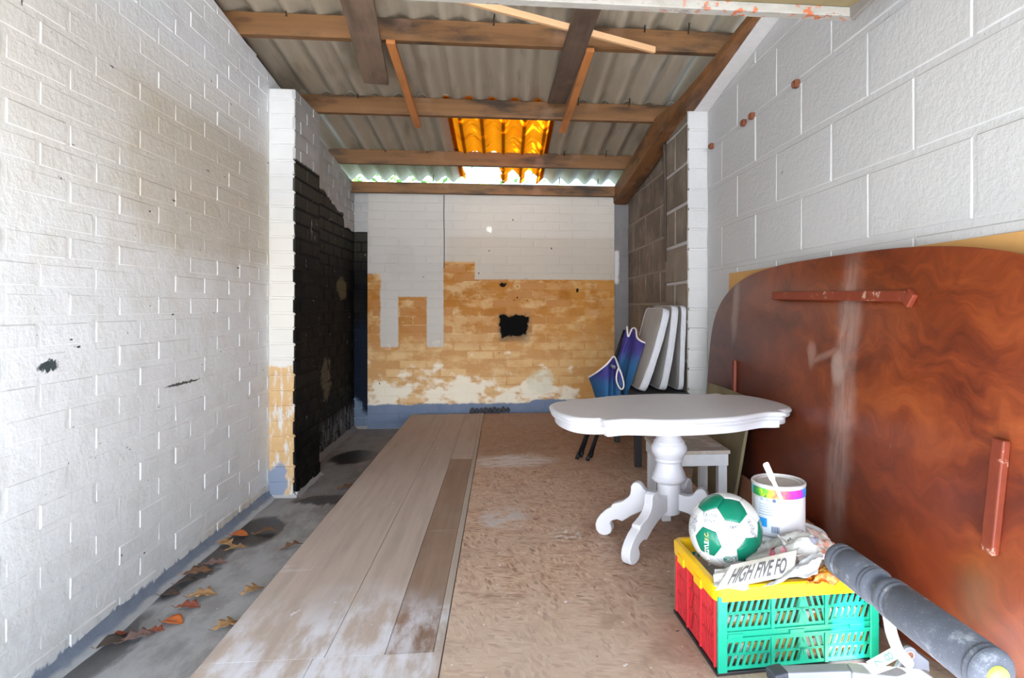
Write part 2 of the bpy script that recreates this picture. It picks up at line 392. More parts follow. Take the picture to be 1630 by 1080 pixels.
def courses(parent, mat, O, U, N, u0, u1, z0, ztop, L, Hc, off=0, joint=.012, proud=.005, bev=.006, jit=.0015, name='brick', zmin=ZF, wild=.0, vj=None):
    vj = joint if vj is None else vj
    U = Vector(U); N = Vector(N); O = Vector(O)
    full = [brick_mesh(name, [(0,0),(L-vj,0),(L-vj,Hc-joint),(0,Hc-joint)], U, N, proud, bev, jit, mat) for _ in range(5)]
    j = math.floor((zmin-z0)/Hc); n = 0
    while True:
        za = z0+j*Hc; zb = za+Hc-joint
        if za > max(ztop(u0), ztop(u1)): break
        o = off+(L/2 if j % 2 else 0)
        i = math.floor((u0-o)/L)
        while o+i*L < u1:
            a = o+i*L; b = a+L-vj; i += 1
            a2, b2 = max(a, u0), min(b, u1)
            if b2-a2 < .02: continue
            zl = max(za, zmin)
            ta, tb = min(zb, ztop(a2)), min(zb, ztop(b2))
            if ta-zl < .012 and tb-zl < .012: continue
            loc = O+U*a2+Vector((0,0,zl))+N*R.uniform(-wild, wild)
            if a2 == a and b2 == b and ta == zb and tb == zb and zl == za: me = R.choice(full)
            else: me = brick_mesh(name, [(0,0),(b2-a2,0),(b2-a2,max(.004, tb-zl)),(0,max(.004, ta-zl))], U, N, proud, bev, jit, mat)
            q = bpy.data.objects.new(name, me); C.objects.link(q); q.location = loc; q.parent = parent
            if wild: q.rotation_euler = (R.uniform(-1,1)*wild*1.2, R.uniform(-1,1)*wild*1.2, R.uniform(-1,1)*wild*1.2)
            n += 1
        j += 1
    return n
# left wall: painted brickwork up to the pier
wl = struct(slab('wall_left', [(-.2,-.3),(6.4,-.3),(6.4,B(6.4)),(-.2,B(-.2))], 'x', -1.62, XL, M_left))
slab('gap_blocker', [(-.2,B(-.2)-.05),(4.62,B(4.62)-.05),(4.62,B(4.62)+.155),(-.2,B(-.2)+.155)], 'x', -1.70, -1.625, plain('dark_old_brick', (.05,.045,.04), .9), wl)
courses(wl, M_left, (XL,0,0), (0,1,0), (1,0,0), 1.35, 4.03, 1.085-.0942*20, B, .27, .0942, 2.097-.27*10, .009, .0020, .010, .0018, wild=.0013, vj=.007)
# rear left bay: black painted
wrl = struct(slab('wall_rear_left', [(4.56,-.3),(6.23,-.3),(6.23,B(6.23)-.005),(4.56,B(4.56)-.005)], 'x', XL-.002, XL+.003, M_mortar_dark))
courses(wrl, M_black, (XL+.003,0,0), (0,1,0), (1,0,0), 4.56, 6.225, 1.085-.0942*20, B, .27, .0942, .07, .013, .007, .004, .0015, wild=.001)
# left pier
PX, PY0, PY1, PT = -1.281, 4.03, 4.56, 2.372
pl = struct(MB().box(XL-.01, PY0, -.3, PX, PY1, PT).build('pillar_left', M_pier))
courses(pl, M_pier, (0,PY0,0), (1,0,0), (0,-1,0), XL+.004, PX+.005, 1.085-.0942*20, lambda u: PT, .30, .0942, XL, .004, .005, .006, .002, wild=.001)
MB().box(PX-.01, PY0+.001, -.3, PX+.0012, PY1, PT-.001).build('joint_face', M_mortar_dark, pl)
courses(pl, M_black, (PX,0,0), (0,1,0), (1,0,0), PY0-.004, PY1, 1.085-.0942*20, lambda u: PT, .27, .0942, PY0-.03, .013, .007, .004, .0015, wild=.001)
# back wall: slab, proud brick panel, and a bare strip each side
wb = struct(MB().box(-1.62, 6.23, -.3, 1.45, 6.40, 2.17).build('wall_back', M_back))
MB().box(-1.288, YB, -.3, 1.109, 6.232, 2.16).build('panel', M_back, wb)
courses(wb, M_back, (0,YB,0), (1,0,0), (0,-1,0), -1.284, 1.105, 2.112-.084*30, lambda u: 2.112, .257, .084, -1.5, .008, .0035, .005, .0012, wild=.0008)
tl = struct(MB().box(-1.43, 6.222, -.3, -1.29, 6.231, 2.19).build('trim_1', M_mortar_dark))
courses(tl, M_black, (0,6.222,0), (1,0,0), (0,-1,0), -1.426, -1.29, 1.085-.0942*20, lambda u: 2.19, .30, .0942, -1.5, .006, .005, .004, .001)
tr = struct(MB().box(1.11, 6.222, -.3, 1.262, 6.231, 2.19).build('trim_2', M_strip))
courses(tr, M_strip, (0,6.222,0), (1,0,0), (0,-1,0), 1.112, 1.262, 2.057-.2605*9, lambda u: 2.19, .5, .2605, .9, .008, .005, .005, .001, name='block')
# right wall: white blocks, white pier, bare grey block bay behind it
wr = struct(slab('wall_right', [(.20,-.3),(6.4,-.3),(6.4,RF(6.4)+.04),(.20,RF(.20)+.04)], 'x', XR, XR+.16, M_right))
slab('gap_blocker', [(.62,RF(.62)),(6.4,RF(6.4)),(6.4,B(6.4)+.14),(.62,B(.62)+.14)], 'x', 1.74, 1.80, bpy.data.materials['dark_old_brick'], wr)  # added out of view to block light above the right wall
MB().box(1.49, .62, 1.9, 1.80, 6.4, 2.0).build('ledge', M_right, wr)
courses(wr, M_right, (XR,0,0), (0,1,0), (-1,0,0), .27, 4.0, 2.057-.2605*9, lambda u: RF(u)-.0, .515, .2605, .12, .013, .0036, .010, .0018, name='block', wild=.0008, vj=.004)
wrr = struct(slab('wall_rear_right', [(4.5,-.3),(6.23,-.3),(6.23,B(6.23)+.05),(4.5,B(4.5)+.05)], 'x', 1.262, XR+.004, M_mortar))
courses(wrr, M_block, (1.262,0,0), (0,1,0), (-1,0,0), 4.5, 6.22, 2.10-.2605*9, lambda u: B(u)+.05, .515, .2605, .05, .016, .004, .005, .003, name='block')
pr = struct(slab('pillar_right', [(4.0,-.3),(4.55,-.3),(4.55,RF(4.55)),(4.0,RF(4.0))], 'x', 1.207, XR+.002, M_right))
courses(pr, M_right, (0,4.0,0), (1,0,0), (0,-1,0), 1.200, XR, 2.057-.2605*9, lambda u: RF(4.0), .30, .1302, 1.198, .005, .005, .006, .002, name='block')
courses(pr, M_block, (1.205,0,0), (0,1,0), (-1,0,0), 3.996, 4.55, 1.98-.2605*9, RF, .62, .2605, 3.99, .016, .005, .006, .003, name='block')
pt = struct(slab('trim_3', [(1.2,RF(1.2)),(4.0,RF(4.0)),(4.0,RF(4.0)+.04),(1.2,RF(1.2)+.04)], 'x', 1.245, XR+.001, plain('white_painted_timber', (.72,.70,.69), .5)))
# concrete floor, mortar fillets
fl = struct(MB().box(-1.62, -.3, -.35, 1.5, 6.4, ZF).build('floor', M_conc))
gd = struct(MB().box(-14, -16, -.40, 14, -.3, ZF-.01).build('ground', plain('yard_concrete', srgb(100,104,110), .9)))
def fillet(name, p0, p1, inward, w, h, mat):
    p0 = Vector(p0); p1 = Vector(p1); inward = Vector(inward); n = 40; m = MB()
    def f(u, v):
        q = p0.lerp(p1, u); k = 1+.35*mnoise.noise(q*5)+.2*mnoise.noise(q*17)
        prof = [(0, h*k*1.0), (.18*w*k, h*k*.55), (.5*w*k, h*k*.2), (w*k, -.004)]
        i = min(2, int(v*3)); t = v*3-i
        a = prof[i][0]*(1-t)+prof[i+1][0]*t; b = prof[i][1]*(1-t)+prof[i+1][1]*t
        return q+inward*a+Vector((0,0,b))
    m.grid(f, n, 6); return struct(m.build(name, mat, smooth=True))
def mat_fillet():
    t = NT('painted_mortar_fillet'); x, y, z = t.pos(); n = t.noise(t.P, 12, 5); k = t.noise(t.P, 60, 4)
    c = t.mix(n, srgb(96,108,130), srgb(140,152,170)); c = t.mix(1-t.ss(z+(n-.5)*.03, ZF+.006, ZF+.02), c, srgb(176,180,186))
    return t.done(c, .7, k+n, .4, .005)
M_fil = mat_fillet()
fillet('baseboard_left', (XL,-.2,ZF), (XL,4.03,ZF), (1,0,0), .055, .05, M_fil)
fillet('baseboard_pillar', (XL,PY0,ZF), (PX+.02,PY0,ZF), (0,-1,0), .03, .03, plain('pale_fillet', srgb(178,178,180), .8))
fillet('baseboard_pillar', (PX,PY0-.02,ZF), (PX,PY1,ZF), (1,0,0), .045, .035, plain('grey_fillet', srgb(150,152,158), .8))
fillet('baseboard_rear', (XL,PY1,ZF), (XL,6.23,ZF), (1,0,0), .06, .05, plain('rough_fillet', srgb(120,118,118), .8))
fillet('baseboard_back', (-1.43,6.222,ZF), (-.6,YB,ZF), (0,-1,0), .05, .025, plain('chalky_fillet', srgb(164,162,158), .8))
# ------------------------------------------------------------------ floor boards
def mat_ply(name, a, b, dust=1.0, dark=0):
    t = NT(name); x, y, z = t.pos(); P = t.P; r = t.rnd()
    g = t.noise(t.vec(x*38+r*20, y*1.3, z), 1, 5, .6); g2 = t.noise(t.vec(x*9, y*.8, z), 2, 4); big = t.noise(P, 1.5, 4)
    c = t.mix(g, a, b); c = t.mix(t.ss(g2, .4, .7)*.35, c, tuple(q*.72 for q in a))
    c = t.mix(t.ss(big, .4, .7)*.25, c, srgb(176,166,156))
    sm = t.noise(t.vec(x*3, y*.9, z), 3, 5, .65)
    w = (t.ss(sm, .38, .60)*(1-t.ss(y+(big-.5)*1.0, 1.95, 2.45))).min(1)*dust*.9
    w = w.max(t.ss(t.noise(t.vec(x*1.2, y*6, z), 1.2, 4), .62, .72)*(1-t.ss(y, 2.6, 3.2))*.5*dust)
    c = t.mix(w, c, srgb(216,218,228))
    c = t.mix(t.ss(y, 5.2, 3.0)*0+t.ss(y, 3.6, 5.5)*.35, c, srgb(150,116,88))
    c = t.mix(t.ss(t.noise(P, 20, 2), .77, .79), c, srgb(226,226,230))
    sp = t.noise(t.vec(x*2, y, z), 9, 4); c = t.mix(t.ss(sp, .70, .73)*.7, c, srgb(216,216,224))
    c = t.mix(t.ss(t.noise(t.vec(x, y*.8, z), 4.2, 5, .7), .66, .74)*.4, c, srgb(88,76,68))
    return t.done(c, .62, g+sp*.4, .2, .003)
def mat_osb():
    t = NT('strand_board'); x, y, z = t.pos(); P = t.P
    wv = t.noise(P, 4, 3); ang = wv*5
    q1 = t.vec(x*44+y*12, y*13-x*6, z); q2 = t.vec(x*13-y*9, y*44+x*13, z)
    d1 = t.noise(t.vec(x+ang*.03, y, z), 7, 2)
    v1 = t.n('TexVoronoi'); t.put(v1.inputs['Vector'], q1); v1.inputs['Scale'].default_value = 2.2
    v2 = t.n('TexVoronoi'); t.put(v2.inputs['Vector'], q2); v2.inputs['Scale'].default_value = 2.2
    s1 = t.n('SeparateXYZ'); t.t.links.new(v1.outputs['Color'], s1.inputs[0]); s2 = t.n('SeparateXYZ'); t.t.links.new(v2.outputs['Color'], s2.inputs[0])
    a = E(t, s1.outputs[0]); b = E(t, s2.outputs[0]); pick = t.ss(d1, .47, .53)
    f = a*(1-pick)+b*pick
    c = t.ramp(f, [(0, srgb(160,122,100)), (.2, srgb(188,154,132)), (.6, srgb(198,168,147)), (.85, srgb(210,186,166)), (1, srgb(134,100,80))])
    big = t.noise(P, 1.4, 5, .6); mid = t.noise(P, 7, 5, .65); fine = t.noise(P, 90, 4)
    c = t.mix(t.ss(big, .42, .66)*.45, c, srgb(188,170,152))
    c = t.mix(t.ss(mid, .50, .70)*.45, c, srgb(128,92,70))
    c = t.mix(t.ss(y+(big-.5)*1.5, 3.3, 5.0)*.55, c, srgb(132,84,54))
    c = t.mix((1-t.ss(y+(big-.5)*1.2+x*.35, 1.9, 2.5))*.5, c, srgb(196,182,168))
    c = t.mix(t.ss(x+(mid-.5)*.3, .30, .55)*t.band(y+(mid-.5)*.3, 1.75, 3.0, .12)*.45, c, srgb(120,84,64))  # shade on the floor near the crate, painted into the board colour
    c = t.mix(t.blob(x+(mid-.5)*.3, .08, .25, y+(mid-.5)*.3, 4.2, .15, .7)*t.ss(t.noise(t.vec(x*3, y*9, z), 3, 4), .3, .55)*.85, c, srgb(214,210,210))
    c = t.mix(t.blob(x+(mid-.5)*.14, .02, .12, y+(mid-.5)*.3, 3.1, .16, .6)*t.ss(mid, .45, .6)*.7, c, srgb(206,204,206))
    c = t.mix(t.blob(x+(mid-.5)*.12, .30, .06, y+(mid-.5)*.25, 2.85, .12, .6)*t.ss(t.noise(P, 22, 4, .7), .54, .60)*.8, c, srgb(226,226,230))
    c = t.mix(t.ss(t.noise(P, 30, 3), .70, .715), c, srgb(226,226,230)); c = t.mix(t.ss(t.noise(t.vec(x+9, y, z), 6, 6, .75), .60, .70)*.4, c, srgb(212,200,190))
    c = t.mix(t.ss(t.noise(t.vec(x+3, y, z), 26, 2), .73, .75), c, srgb(70,58,52))
    return t.done(c, .6, f*.6+fine*.4, .1, .002)
P_A = mat_ply('grey_brown_plywood', srgb(164,148,138), srgb(198,184,174))
P_D = mat_ply('darker_plywood', srgb(124,98,82), srgb(156,130,112), .8)
P_L = mat_ply('pale_plywood_edge', srgb(158,146,134), srgb(184,172,162))
g = .0006
T = .02
def board(x0, y0, x1, y1, mat, dz=0, tilt=0):
    m = MB().box(x0+g, y0+g, -T+dz, x1-g, y1-g, dz); return m.build('floor_board', mat, fl, bevel=.0018)
board(-.863, 3.30, -.52, 6.10, P_A, -.001)
board(-.863, 1.90, -.52, 3.30, P_A, .0008)
board(-.52, 1.90, -.347, 6.10, P_A, .0005)
board(-.347, 1.90, -.205, 4.30, P_D, -.001); board(-.347, 4.30, -.205, 6.10, P_A)
board(-.205, 1.90, -.178, 6.10, P_L, .0007)
board(-.863, 1.30, -.55, 1.90, P_A, .001); board(-.55, 1.30, -.178, 1.90, P_A, .001)
M_osb = mat_osb()
board(-.176, 1.30, 1.30, 3.9, M_osb); board(-.176, 3.9, 1.19, 6.08, M_osb, -.0006)
bear = plain('bearer_wood', srgb(120,92,66), .8)
for bx in (-.80, -.20, .45, 1.12):
    MB().box(bx-.03, 1.33, ZF, bx+.03, 6.05, -T-.002).build('bearer', bear, fl)
# ------------------------------------------------------------------ roof
ce = bpy.data.objects.new('ceiling', None); C.objects.link(ce); ce['kind'] = 'structure'
def mat_timber(name, a, b, stain=.6, ax=0):
    t = NT(name); x, y, z = t.obj(); P = t.P; r = t.rnd()
    L = (x, y, z)[ax]; o = [q for i, q in enumerate((x, y, z)) if i != ax]
    v = t.vec(L*.9+r*31, o[0]*26, o[1]*26)
    g = t.noise(v, 1, 5, .6, .4); g2 = t.noise(t.vec(L*1.5+r*17, o[0]*6, o[1]*6), 1.2, 5, .6)
    kn = t.voro(t.vec(L*2.2+r*9, o[0]*6, o[1]*6), 1)
    c = t.mix(g, a, b); c = t.mix(t.ss(g2, .46, .66)*stain, c, (.03,.018,.010)); c = t.mix((1-t.ss(kn, .08, .16))*.7, c, (.10,.04,.015))
    c = t.mix(t.ss(t.noise(t.vec(L*3, o[0]*3, o[1]*3), 1.6, 4), .55, .75)*.3, c, srgb(170,130,104))
    return t.done(c, .7, g, .3, .003)
W_pur = mat_timber('purlin_pine', srgb(92,60,30), srgb(150,106,62), .9)
W_raf = mat_timber('rafter_pine', srgb(106,66,32), srgb(150,100,54), .7, 1)
W_bat = mat_timber('orange_batten', srgb(176,100,44), srgb(206,138,78), .4, 1)
W_old = mat_timber('weathered_plank', srgb(110,88,70), srgb(150,126,106), .4, 1)
W_old2 = mat_timber('dark_weathered_plank', srgb(84,66,54), srgb(118,96,80), .5, 1)
W_new = mat_timber('pale_new_pine', srgb(212,160,112), srgb(232,190,146), .1)
for (Y, z) in ((3.587, B(3.587)), (4.58, B(4.58)), (5.625, B(5.625))):
    m = MB().box(-1.57, -.026, 0, 1.36, .026, .125)
    o = m.build('purlin', W_pur, ce, bevel=.004); o.location = (0, Y+.026, z)
o = MB().box(-1.5, -.03, 0, 1.115, .03, .10).build('purlin', W_pur, ce, bevel=.004); o.location = (0, 6.135, 2.113)
m = MB().box(-1.57, -.026, 0, 1.36, .026, .125); o = m.build('purlin', W_pur, ce, bevel=.004); o.location = (0, 2.45, B(2.45))
rm = MB(); rs = [(1.2,1.238,.04),(2.9,1.205,.04),(3.6,1.155,.045),(4.0,1.128,.06),(4.5,1.112,.163),(6.22,1.098,.163)]
for y, x, h in rs:
    for q in ((x,RF(y)),(1.243,RF(y)),(1.243,min(RF(y)+h,B(y)-.002)),(x,min(RF(y)+h,B(y)-.002))): rm.v.append((q[0], y, q[1]))
for i in range(len(rs)-1):
    for j in range(4): rm.f.append((4*i+j, 4*i+(j+1) % 4, 4*i+4+(j+1) % 4, 4*i+4+j))
rm.f += [(3,2,1,0), tuple(4*(len(rs)-1)+j for j in range(4))]
rm.build('rafter', W_raf, ce, bevel=.003)
def mat_sheet():
    t = NT('asbestos_cement_sheet'); x, y, z = t.pos(); P = t.P
    big = t.noise(P, 1.8, 4); st = t.noise(t.vec(x*14, y*1.1, z*0), 1, 5, .6); fine = t.noise(P, 60, 4)
    c = t.mix(big, srgb(160,148,128), srgb(186,175,156)); c = t.mix(t.ss(st, .5, .72)*.45, c, srgb(204,194,178))
    c = t.mix(t.ss(t.noise(t.vec(x*5, y*.9, z), 2, 5), .54, .72)*.4, c, srgb(104,92,76))
    return t.done(c, .85, fine, .25, .003)
M_sheet = mat_sheet()
PIT, AMP = .168, .03
def sheet(x0, x1, y0, y1, drop, mat, name='roof_sheet', ny=6, skip=None, ph=0):
    nx = int(round((x1-x0)/PIT*14)); m = MB(); idx = {}
    zf = lambda x, y: B(y)+.125+AMP-drop+AMP*math.cos(2*math.pi*(x-.09)/PIT)
    def vid(i, j, t):
        k = (i, j, t)
        if k not in idx:
            x = x0+(x1-x0)*i/nx; y = y0+(y1-y0)*j/ny; idx[k] = len(m.v); m.v.append((x, y, zf(x, y)+t*.007))
        return idx[k]
    cells = {(i, j) for i in range(nx) for j in range(ny) if not (skip and skip(x0+(x1-x0)*(i+.5)/nx, y0+(y1-y0)*(j+.5)/ny))}
    for (i, j) in cells:
        for t in (0, 1):
            q = (vid(i,j,t), vid(i+1,j,t), vid(i+1,j+1,t), vid(i,j+1,t)); m.f.append(q if t else q[::-1])
        for (di, dj, a, b) in ((-1,0,(i,j),(i,j+1)), (1,0,(i+1,j+1),(i+1,j)), (0,-1,(i+1,j),(i,j)), (0,1,(i,j+1),(i+1,j+1))):
            if (i+di, j+dj) not in cells: m.f.append((vid(*a,0), vid(*b,0), vid(*b,1), vid(*a,1)))
    return m.build(name, mat, ce, smooth=50)
XS = [-1.70, -1.034, -.36, .60, 1.82]
for a, b in zip(XS[:-1], XS[1:]):
    sheet(a, b+.0, 2.2, 4.70, 0, M_sheet); sheet(a, b, -.40, 2.4, -.012, M_sheet)
for a, b in ((-1.70,-1.05),(-1.05,-.388),(.366,.95),(.95,1.82)):
    sheet(a, b, 4.64, 6.47, .009, M_sheet)
def mat_amber():
    t = NT('amber_translucent_sheet'); x, y, z = t.pos(); P = t.P
    n = t.noise(t.vec(x*5, y*9, z), 1.3, 5, .65, .6); s = t.noise(t.vec(x*3, y*14, z), 1.1, 4, .6, 1.2)
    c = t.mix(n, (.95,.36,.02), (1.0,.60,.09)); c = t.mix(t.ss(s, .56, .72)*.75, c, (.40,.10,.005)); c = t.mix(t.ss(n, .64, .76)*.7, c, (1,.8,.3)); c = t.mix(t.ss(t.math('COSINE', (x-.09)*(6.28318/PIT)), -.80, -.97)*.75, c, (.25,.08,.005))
    d = t.n('BsdfDiffuse'); tr = t.n('BsdfTranslucent'); t.put(tr.inputs[0], c); t.put(d.inputs[0], t.mix(.5, c, (.3,.12,.02)))
    mx = t.n('MixShader'); mx.inputs[0].default_value = .85
    t.t.links.new(d.outputs[0], mx.inputs[1]); t.t.links.new(tr.outputs[0], mx.inputs[2]); t.t.links.new(mx.outputs[0], t.out.inputs[0]); return t.m
M_amber = mat_amber()
def hole(x, y):
    n = mnoise.noise(Vector((x*9, y*9, 0)))*.05
    if x < -.02+n and x > -.372+n*.4 and y > 5.72+n: return True
    return y > 6.22+n and any(abs(x-c) < .028 for c in (.085, .145, .25, .31))
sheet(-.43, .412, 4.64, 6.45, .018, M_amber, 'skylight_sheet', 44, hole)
# hook bolts that hold the sheets to the purlins
hk = plain('rusty_steel', (.05,.035,.028), .6, metal=.6)
for Y in (3.587, 4.58, 5.625, 6.105):
    for x in ((-1.18,-.74,-.05,.32,.82,1.08) if Y < 4 else (-1.02,-.66,.55,.93)):
        z0 = B(Y)+.03 if Y < 6 else 2.15
        q = MB().tube([(0,0,.075),(0,-.010,.082),(0,-.010,.10),(.004,-.008,.135)], .004, 6).build('hook_bolt', hk, ce, True)
        q.location = (x, Y-.004 if Y < 6 else Y-.0, z0)
# planks under the purlins
def plank(name, label, a, b, w, h, mat, cat='plank', group=None):
    a = Vector(a); b = Vector(b); L = (b-a).length; m = MB()
    n = 5
    def ring(i): return 0
    m.box(-w/2, 0, -h/2, w/2, L, h/2)
    o = m.build(name, mat, None, bevel=.003); o.location = a
    d = (b-a).normalized(); o.rotation_euler = d.to_track_quat('Y', 'Z').to_euler()
    return tag(o, label, cat, group)
plank('roof_plank', 'wide grey weathered plank fixed under the nearest purlin, left of two', (-.60,2.28,2.497), (-.82,4.21,2.497), .155, .03, W_old)
plank('roof_plank', 'dark brown weathered plank running under the nearest purlin beside the pale stick', (.435,2.28,2.497), (.385,4.49,2.497), .125, .03, W_old2)
plank('roof_batten', 'thin orange batten nailed across two purlins, beside the wide grey plank', (-.62,3.57,B(3.57)-.017), (-.625,4.74,B(4.74)-.02), .05, .026, W_bat, 'batten')
plank('roof_batten', 'thin orange-brown batten nailed across two purlins, right of the dark plank', (.50,3.57,B(3.57)-.017), (.455,4.76,B(4.76)-.02), .05, .026, W_bat, 'batten')
a = Vector((-.55,3.00,2.56)); b = Vector((.875,3.565,2.513)); L = (b-a).length
o = MB().box(0, -.011, -.018, L, .011, .018).build('timber_stick', W_new, bevel=.002); o.location = a; o.rotation_euler = (b-a).to_track_quat('X', 'Z').to_euler()
tag(o, 'pale new pine stick laid loose across the top of the dark plank', 'stick')
plank('timber_offcut', 'short pale pine offcut tucked under the roof sheets behind the door edge', (.50,2.95,2.615), (.73,2.99,2.605), .12, .02, W_new, 'offcut')
# a cable down the back wall joint and a pipe stain-dark conduit on the right pier
tag(MB().tube([(-.564,YB-.008,2.11),(-.566,YB-.008,1.9),(-.562,YB-.008,1.7),(-.563,YB-.007,1.40)], .0045, 6).build('cable', plain('dark_cable', (.09,.085,.08), .6), None, True), 'thin dark cable running straight down the upper back wall', 'cable')
tag(MB().tube([(1.193,4.56,RF(4.56)-.0),(1.19,4.545,2.18),(1.192,4.535,1.9),(1.191,4.53,1.6),(1.193,4.525,1.36)], [.014,.012,.010,.009,.005], 8).build('hanging_strap', plain('dark_brown_strap', (.06,.04,.03), .7), None, True), 'dark narrow strap hanging down the grey block pier from the sloping rafter', 'strap')
# rusty bolts left in the right wall
rust = plain('rust', srgb(112,62,36), .8, .5, 60)
for px, py in ((1135,233), (1187,196), (1200,185), (1271,134)):
    u = (px-900)/1000; Y = XR*(1-.1*u)/(u+.1); z = H+(488-py)/1000*math.cos(YAW)*(Y+.1*XR)
    q = MB().box(-.020,-.017,-.017,.006,.017,.017).box(-.028,-.006,-.014,-.018,.008,.008).build('bolt_head', rust, wr, bevel=.004); q.location = (XR-.004, Y, z)
# ------------------------------------------------------------------ up-and-over door, open overhead
dz = 2.058
gdr = thing('garage_door', 'open up-and-over garage door lying overhead, worn lower rail showing', 'door', (0,2.1,dz))
def mat_rail():
    t = NT('peeling_painted_rail'); x, y, z = t.obj(); n = t.noise(t.vec(x*9, y*20, z*20), 1, 5, .7); k = t.noise(t.P, 30, 4)
    c = t.mix(n, srgb(120,116,106), srgb(186,182,174)); c = t.mix(t.ss(k, .56, .62)*t.ss(x, .35, .8), c, srgb(176,98,62)); c = t.mix(t.ss(n, .6, .68)*.6, c, srgb(70,66,60))
    return t.done(c, .6, k, .3, .003)
MB().box(-1.33,-.03,-.02,1.235,.012,.012).build('bottom_rail', mat_rail(), gdr, bevel=.003)
MB().box(-1.33,-2.56,.013,1.235,.0,.045).build('door_panel', plain('dull_ochre_metal', srgb(132,118,84), .6, .3, 14), gdr, bevel=.003)
MB().box(-1.33,-.02,.046,1.235,.01,.085).build('inner_rail', plain('grey_yellow_metal', srgb(150,142,112), .6, .3, 18), gdr, bevel=.003)
MB().beam((1.205,-.02,.0),(1.262,-.22,.075),.018,.075).build('corner_bracket', plain('grey_painted_steel', srgb(118,112,106), .55), gdr, bevel=.002)
trk = thing('door_track', 'grey steel door track arm on the right wall near the open door', 'track', (1.32,1.62,2.02))
MB().beam((-.05,.08,.055),(-.012,-.06,-.005),.03,.04).build('arm', plain('green_grey_steel', srgb(104,106,98), .55, .3), trk, bevel=.003)
MB().beam((-.022,-.035,.006),(.012,-.105,-.022),.045,.05).build('end_plate', plain('pale_steel', srgb(200,200,202), .5), trk, bevel=.003)
# greenery behind the garage, seen through the slot above the back wall
def foliage(label, n, cc, sp):
    m = MB()
    for i in range(n):
        c = Vector([R.gauss(a, b) for a, b in zip(cc, sp)])
        a = Vector((R.gauss(0,1), R.gauss(0,1), R.gauss(0,1))).normalized()*.07; b = a.orthogonal().normalized()*.035
        m.quad(c-a, c+b, c+a, c-b)
    o = m.build('foliage', LEAF); o['kind'] = 'stuff'; return tag(o, label, 'foliage')
LEAF = plain('green_leaf', (.16,.30,.06), .6)
foliage('green foliage growing outside behind the back wall', 2600, (-1.5, 8.6, 2.0), (1.1, .5, .75))
foliage('added unseen leaf cluster over the roof shading the broken amber sheet', 3000, (-.1, 4.3, 4.35), (.48, .5, .25))  # second cluster is added out of view to stop sun through the hole
# ------------------------------------------------------------------ furniture
M_white = plain('white_satin_paint', (.60,.60,.64), .38, .03, 20, .05)
# pedestal table with a shaped top
TC = Vector((.722, 2.68, 0)); TR = math.radians(8.6)
tb = thing('pedestal_table', 'white painted pedestal table with scalloped oval top and four scroll feet', 'table', TC, TR)
def table_outline():
    q = [(0,-.352),(.09,-.348),(.17,-.332),(.25,-.298),(.315,-.278),(.372,-.290)]
    e = [(.392,-.236),(.425,-.230),(.468,-.205),(.501,-.150),(.517,-.07),(.521,0)]
    a = [tuple(p)[:2] for p in catmull([(*p,0) for p in q], 5)]; b = [tuple(p)[:2] for p in catmull([(*p,0) for p in e], 5)]
    r = a+[(.388,-.288),(.392,-.262),(.388,-.244)]+b                       # quarter: front middle to right end
    half = r+[(x,-y) for x, y in reversed(r[:-1])]            # right half
    return half+[(-x,y) for x, y in reversed(half[1:-1])]
OUT = table_outline()
def offset(poly, d):
    return [(x*(1-d/.50), y*(1-d/.32)) if d < .1 else (x*(1-d/.32), y*(1-d/.32)) for x, y in poly]
def stack(name, rings, mat, parent, smooth=40):
    m = MB(); k = len(OUT)
    for d, z in rings:
        for (x, y) in offset(OUT, d): m.v.append((x, y, z))
    for i in range(len(rings)-1):
        for j in range(k): m.f.append((i*k+j, i*k+(j+1) % k, (i+1)*k+(j+1) % k, (i+1)*k+j))
    m.f.append(tuple(range(k))); m.f.append(tuple((len(rings)-1)*k+j for j in range(k)))
    return m.build(name, mat, parent, smooth)
def mat_tabletop():
    t = NT('white_painted_tabletop'); x, y, z = t.obj(); n = t.noise(t.vec(x*3, y*3, z), 2, 5, .6); s = t.noise(t.P, 60, 3)
    c = t.mix(n, (.53,.53,.565), (.60,.60,.635)); c = t.mix(t.ss(s, .74, .78)*.5, c, (.5,.5,.5)); c = t.mix(t.ss(n, .58, .72)*.35, c, (.62,.60,.58))
    return t.done(c, .42, n, .05, .002)
stack('tabletop', [(.030,.562),(.010,.564),(.006,.571),(.012,.577),(.002,.583),(0,.589),(.004,.596),(.011,.5996),(.016,.600),(.05,.600),(.16,.600),(.29,.600),(.3199,.600)], mat_tabletop(), tb, 40)
stack('apron', [(.034,.532),(.024,.534),(.022,.562)], M_white, tb)
prof = [(.030,.128),(.046,.131),(.050,.142),(.051,.262),(.056,.266),(.066,.270),(.074,.280),(.075,.288),(.070,.294),(.071,.298),(.068,.304),(.062,.32),(.056,.338),(.053,.352),
        (.057,.356),(.061,.362),(.058,.369),(.061,.374),(.064,.379),(.073,.392),(.078,.406),(.077,.420),(.070,.434),(.066,.438),(.067,.444),(.062,.449),(.053,.462),(.047,.482),(.045,.505),(.048,.532)]
MB().lathe(prof, 40).build('column', M_white, tb, 35)
legp = [(.046,.150),(.085,.142),(.125,.126),(.168,.104),(.196,.084),(.204,.080),(.209,.073),(.238,.079),(.262,.071),(.272,.058),(.265,.045),(.262,.032),(.268,.014),(.285,.003),(.305,0),(.325,.006),(.338,.022),(.342,.044),(.336,.066),(.318,.092),(.292,.116),(.266,.131),(.262,.144),(.240,.152),(.212,.162),(.188,.180),(.176,.196),(.172,.214),(.172,.232),(.164,.246),(.150,.253),(.135,.251),(.121,.240),(.112,.226),(.098,.217),(.080,.214),(.046,.222)]
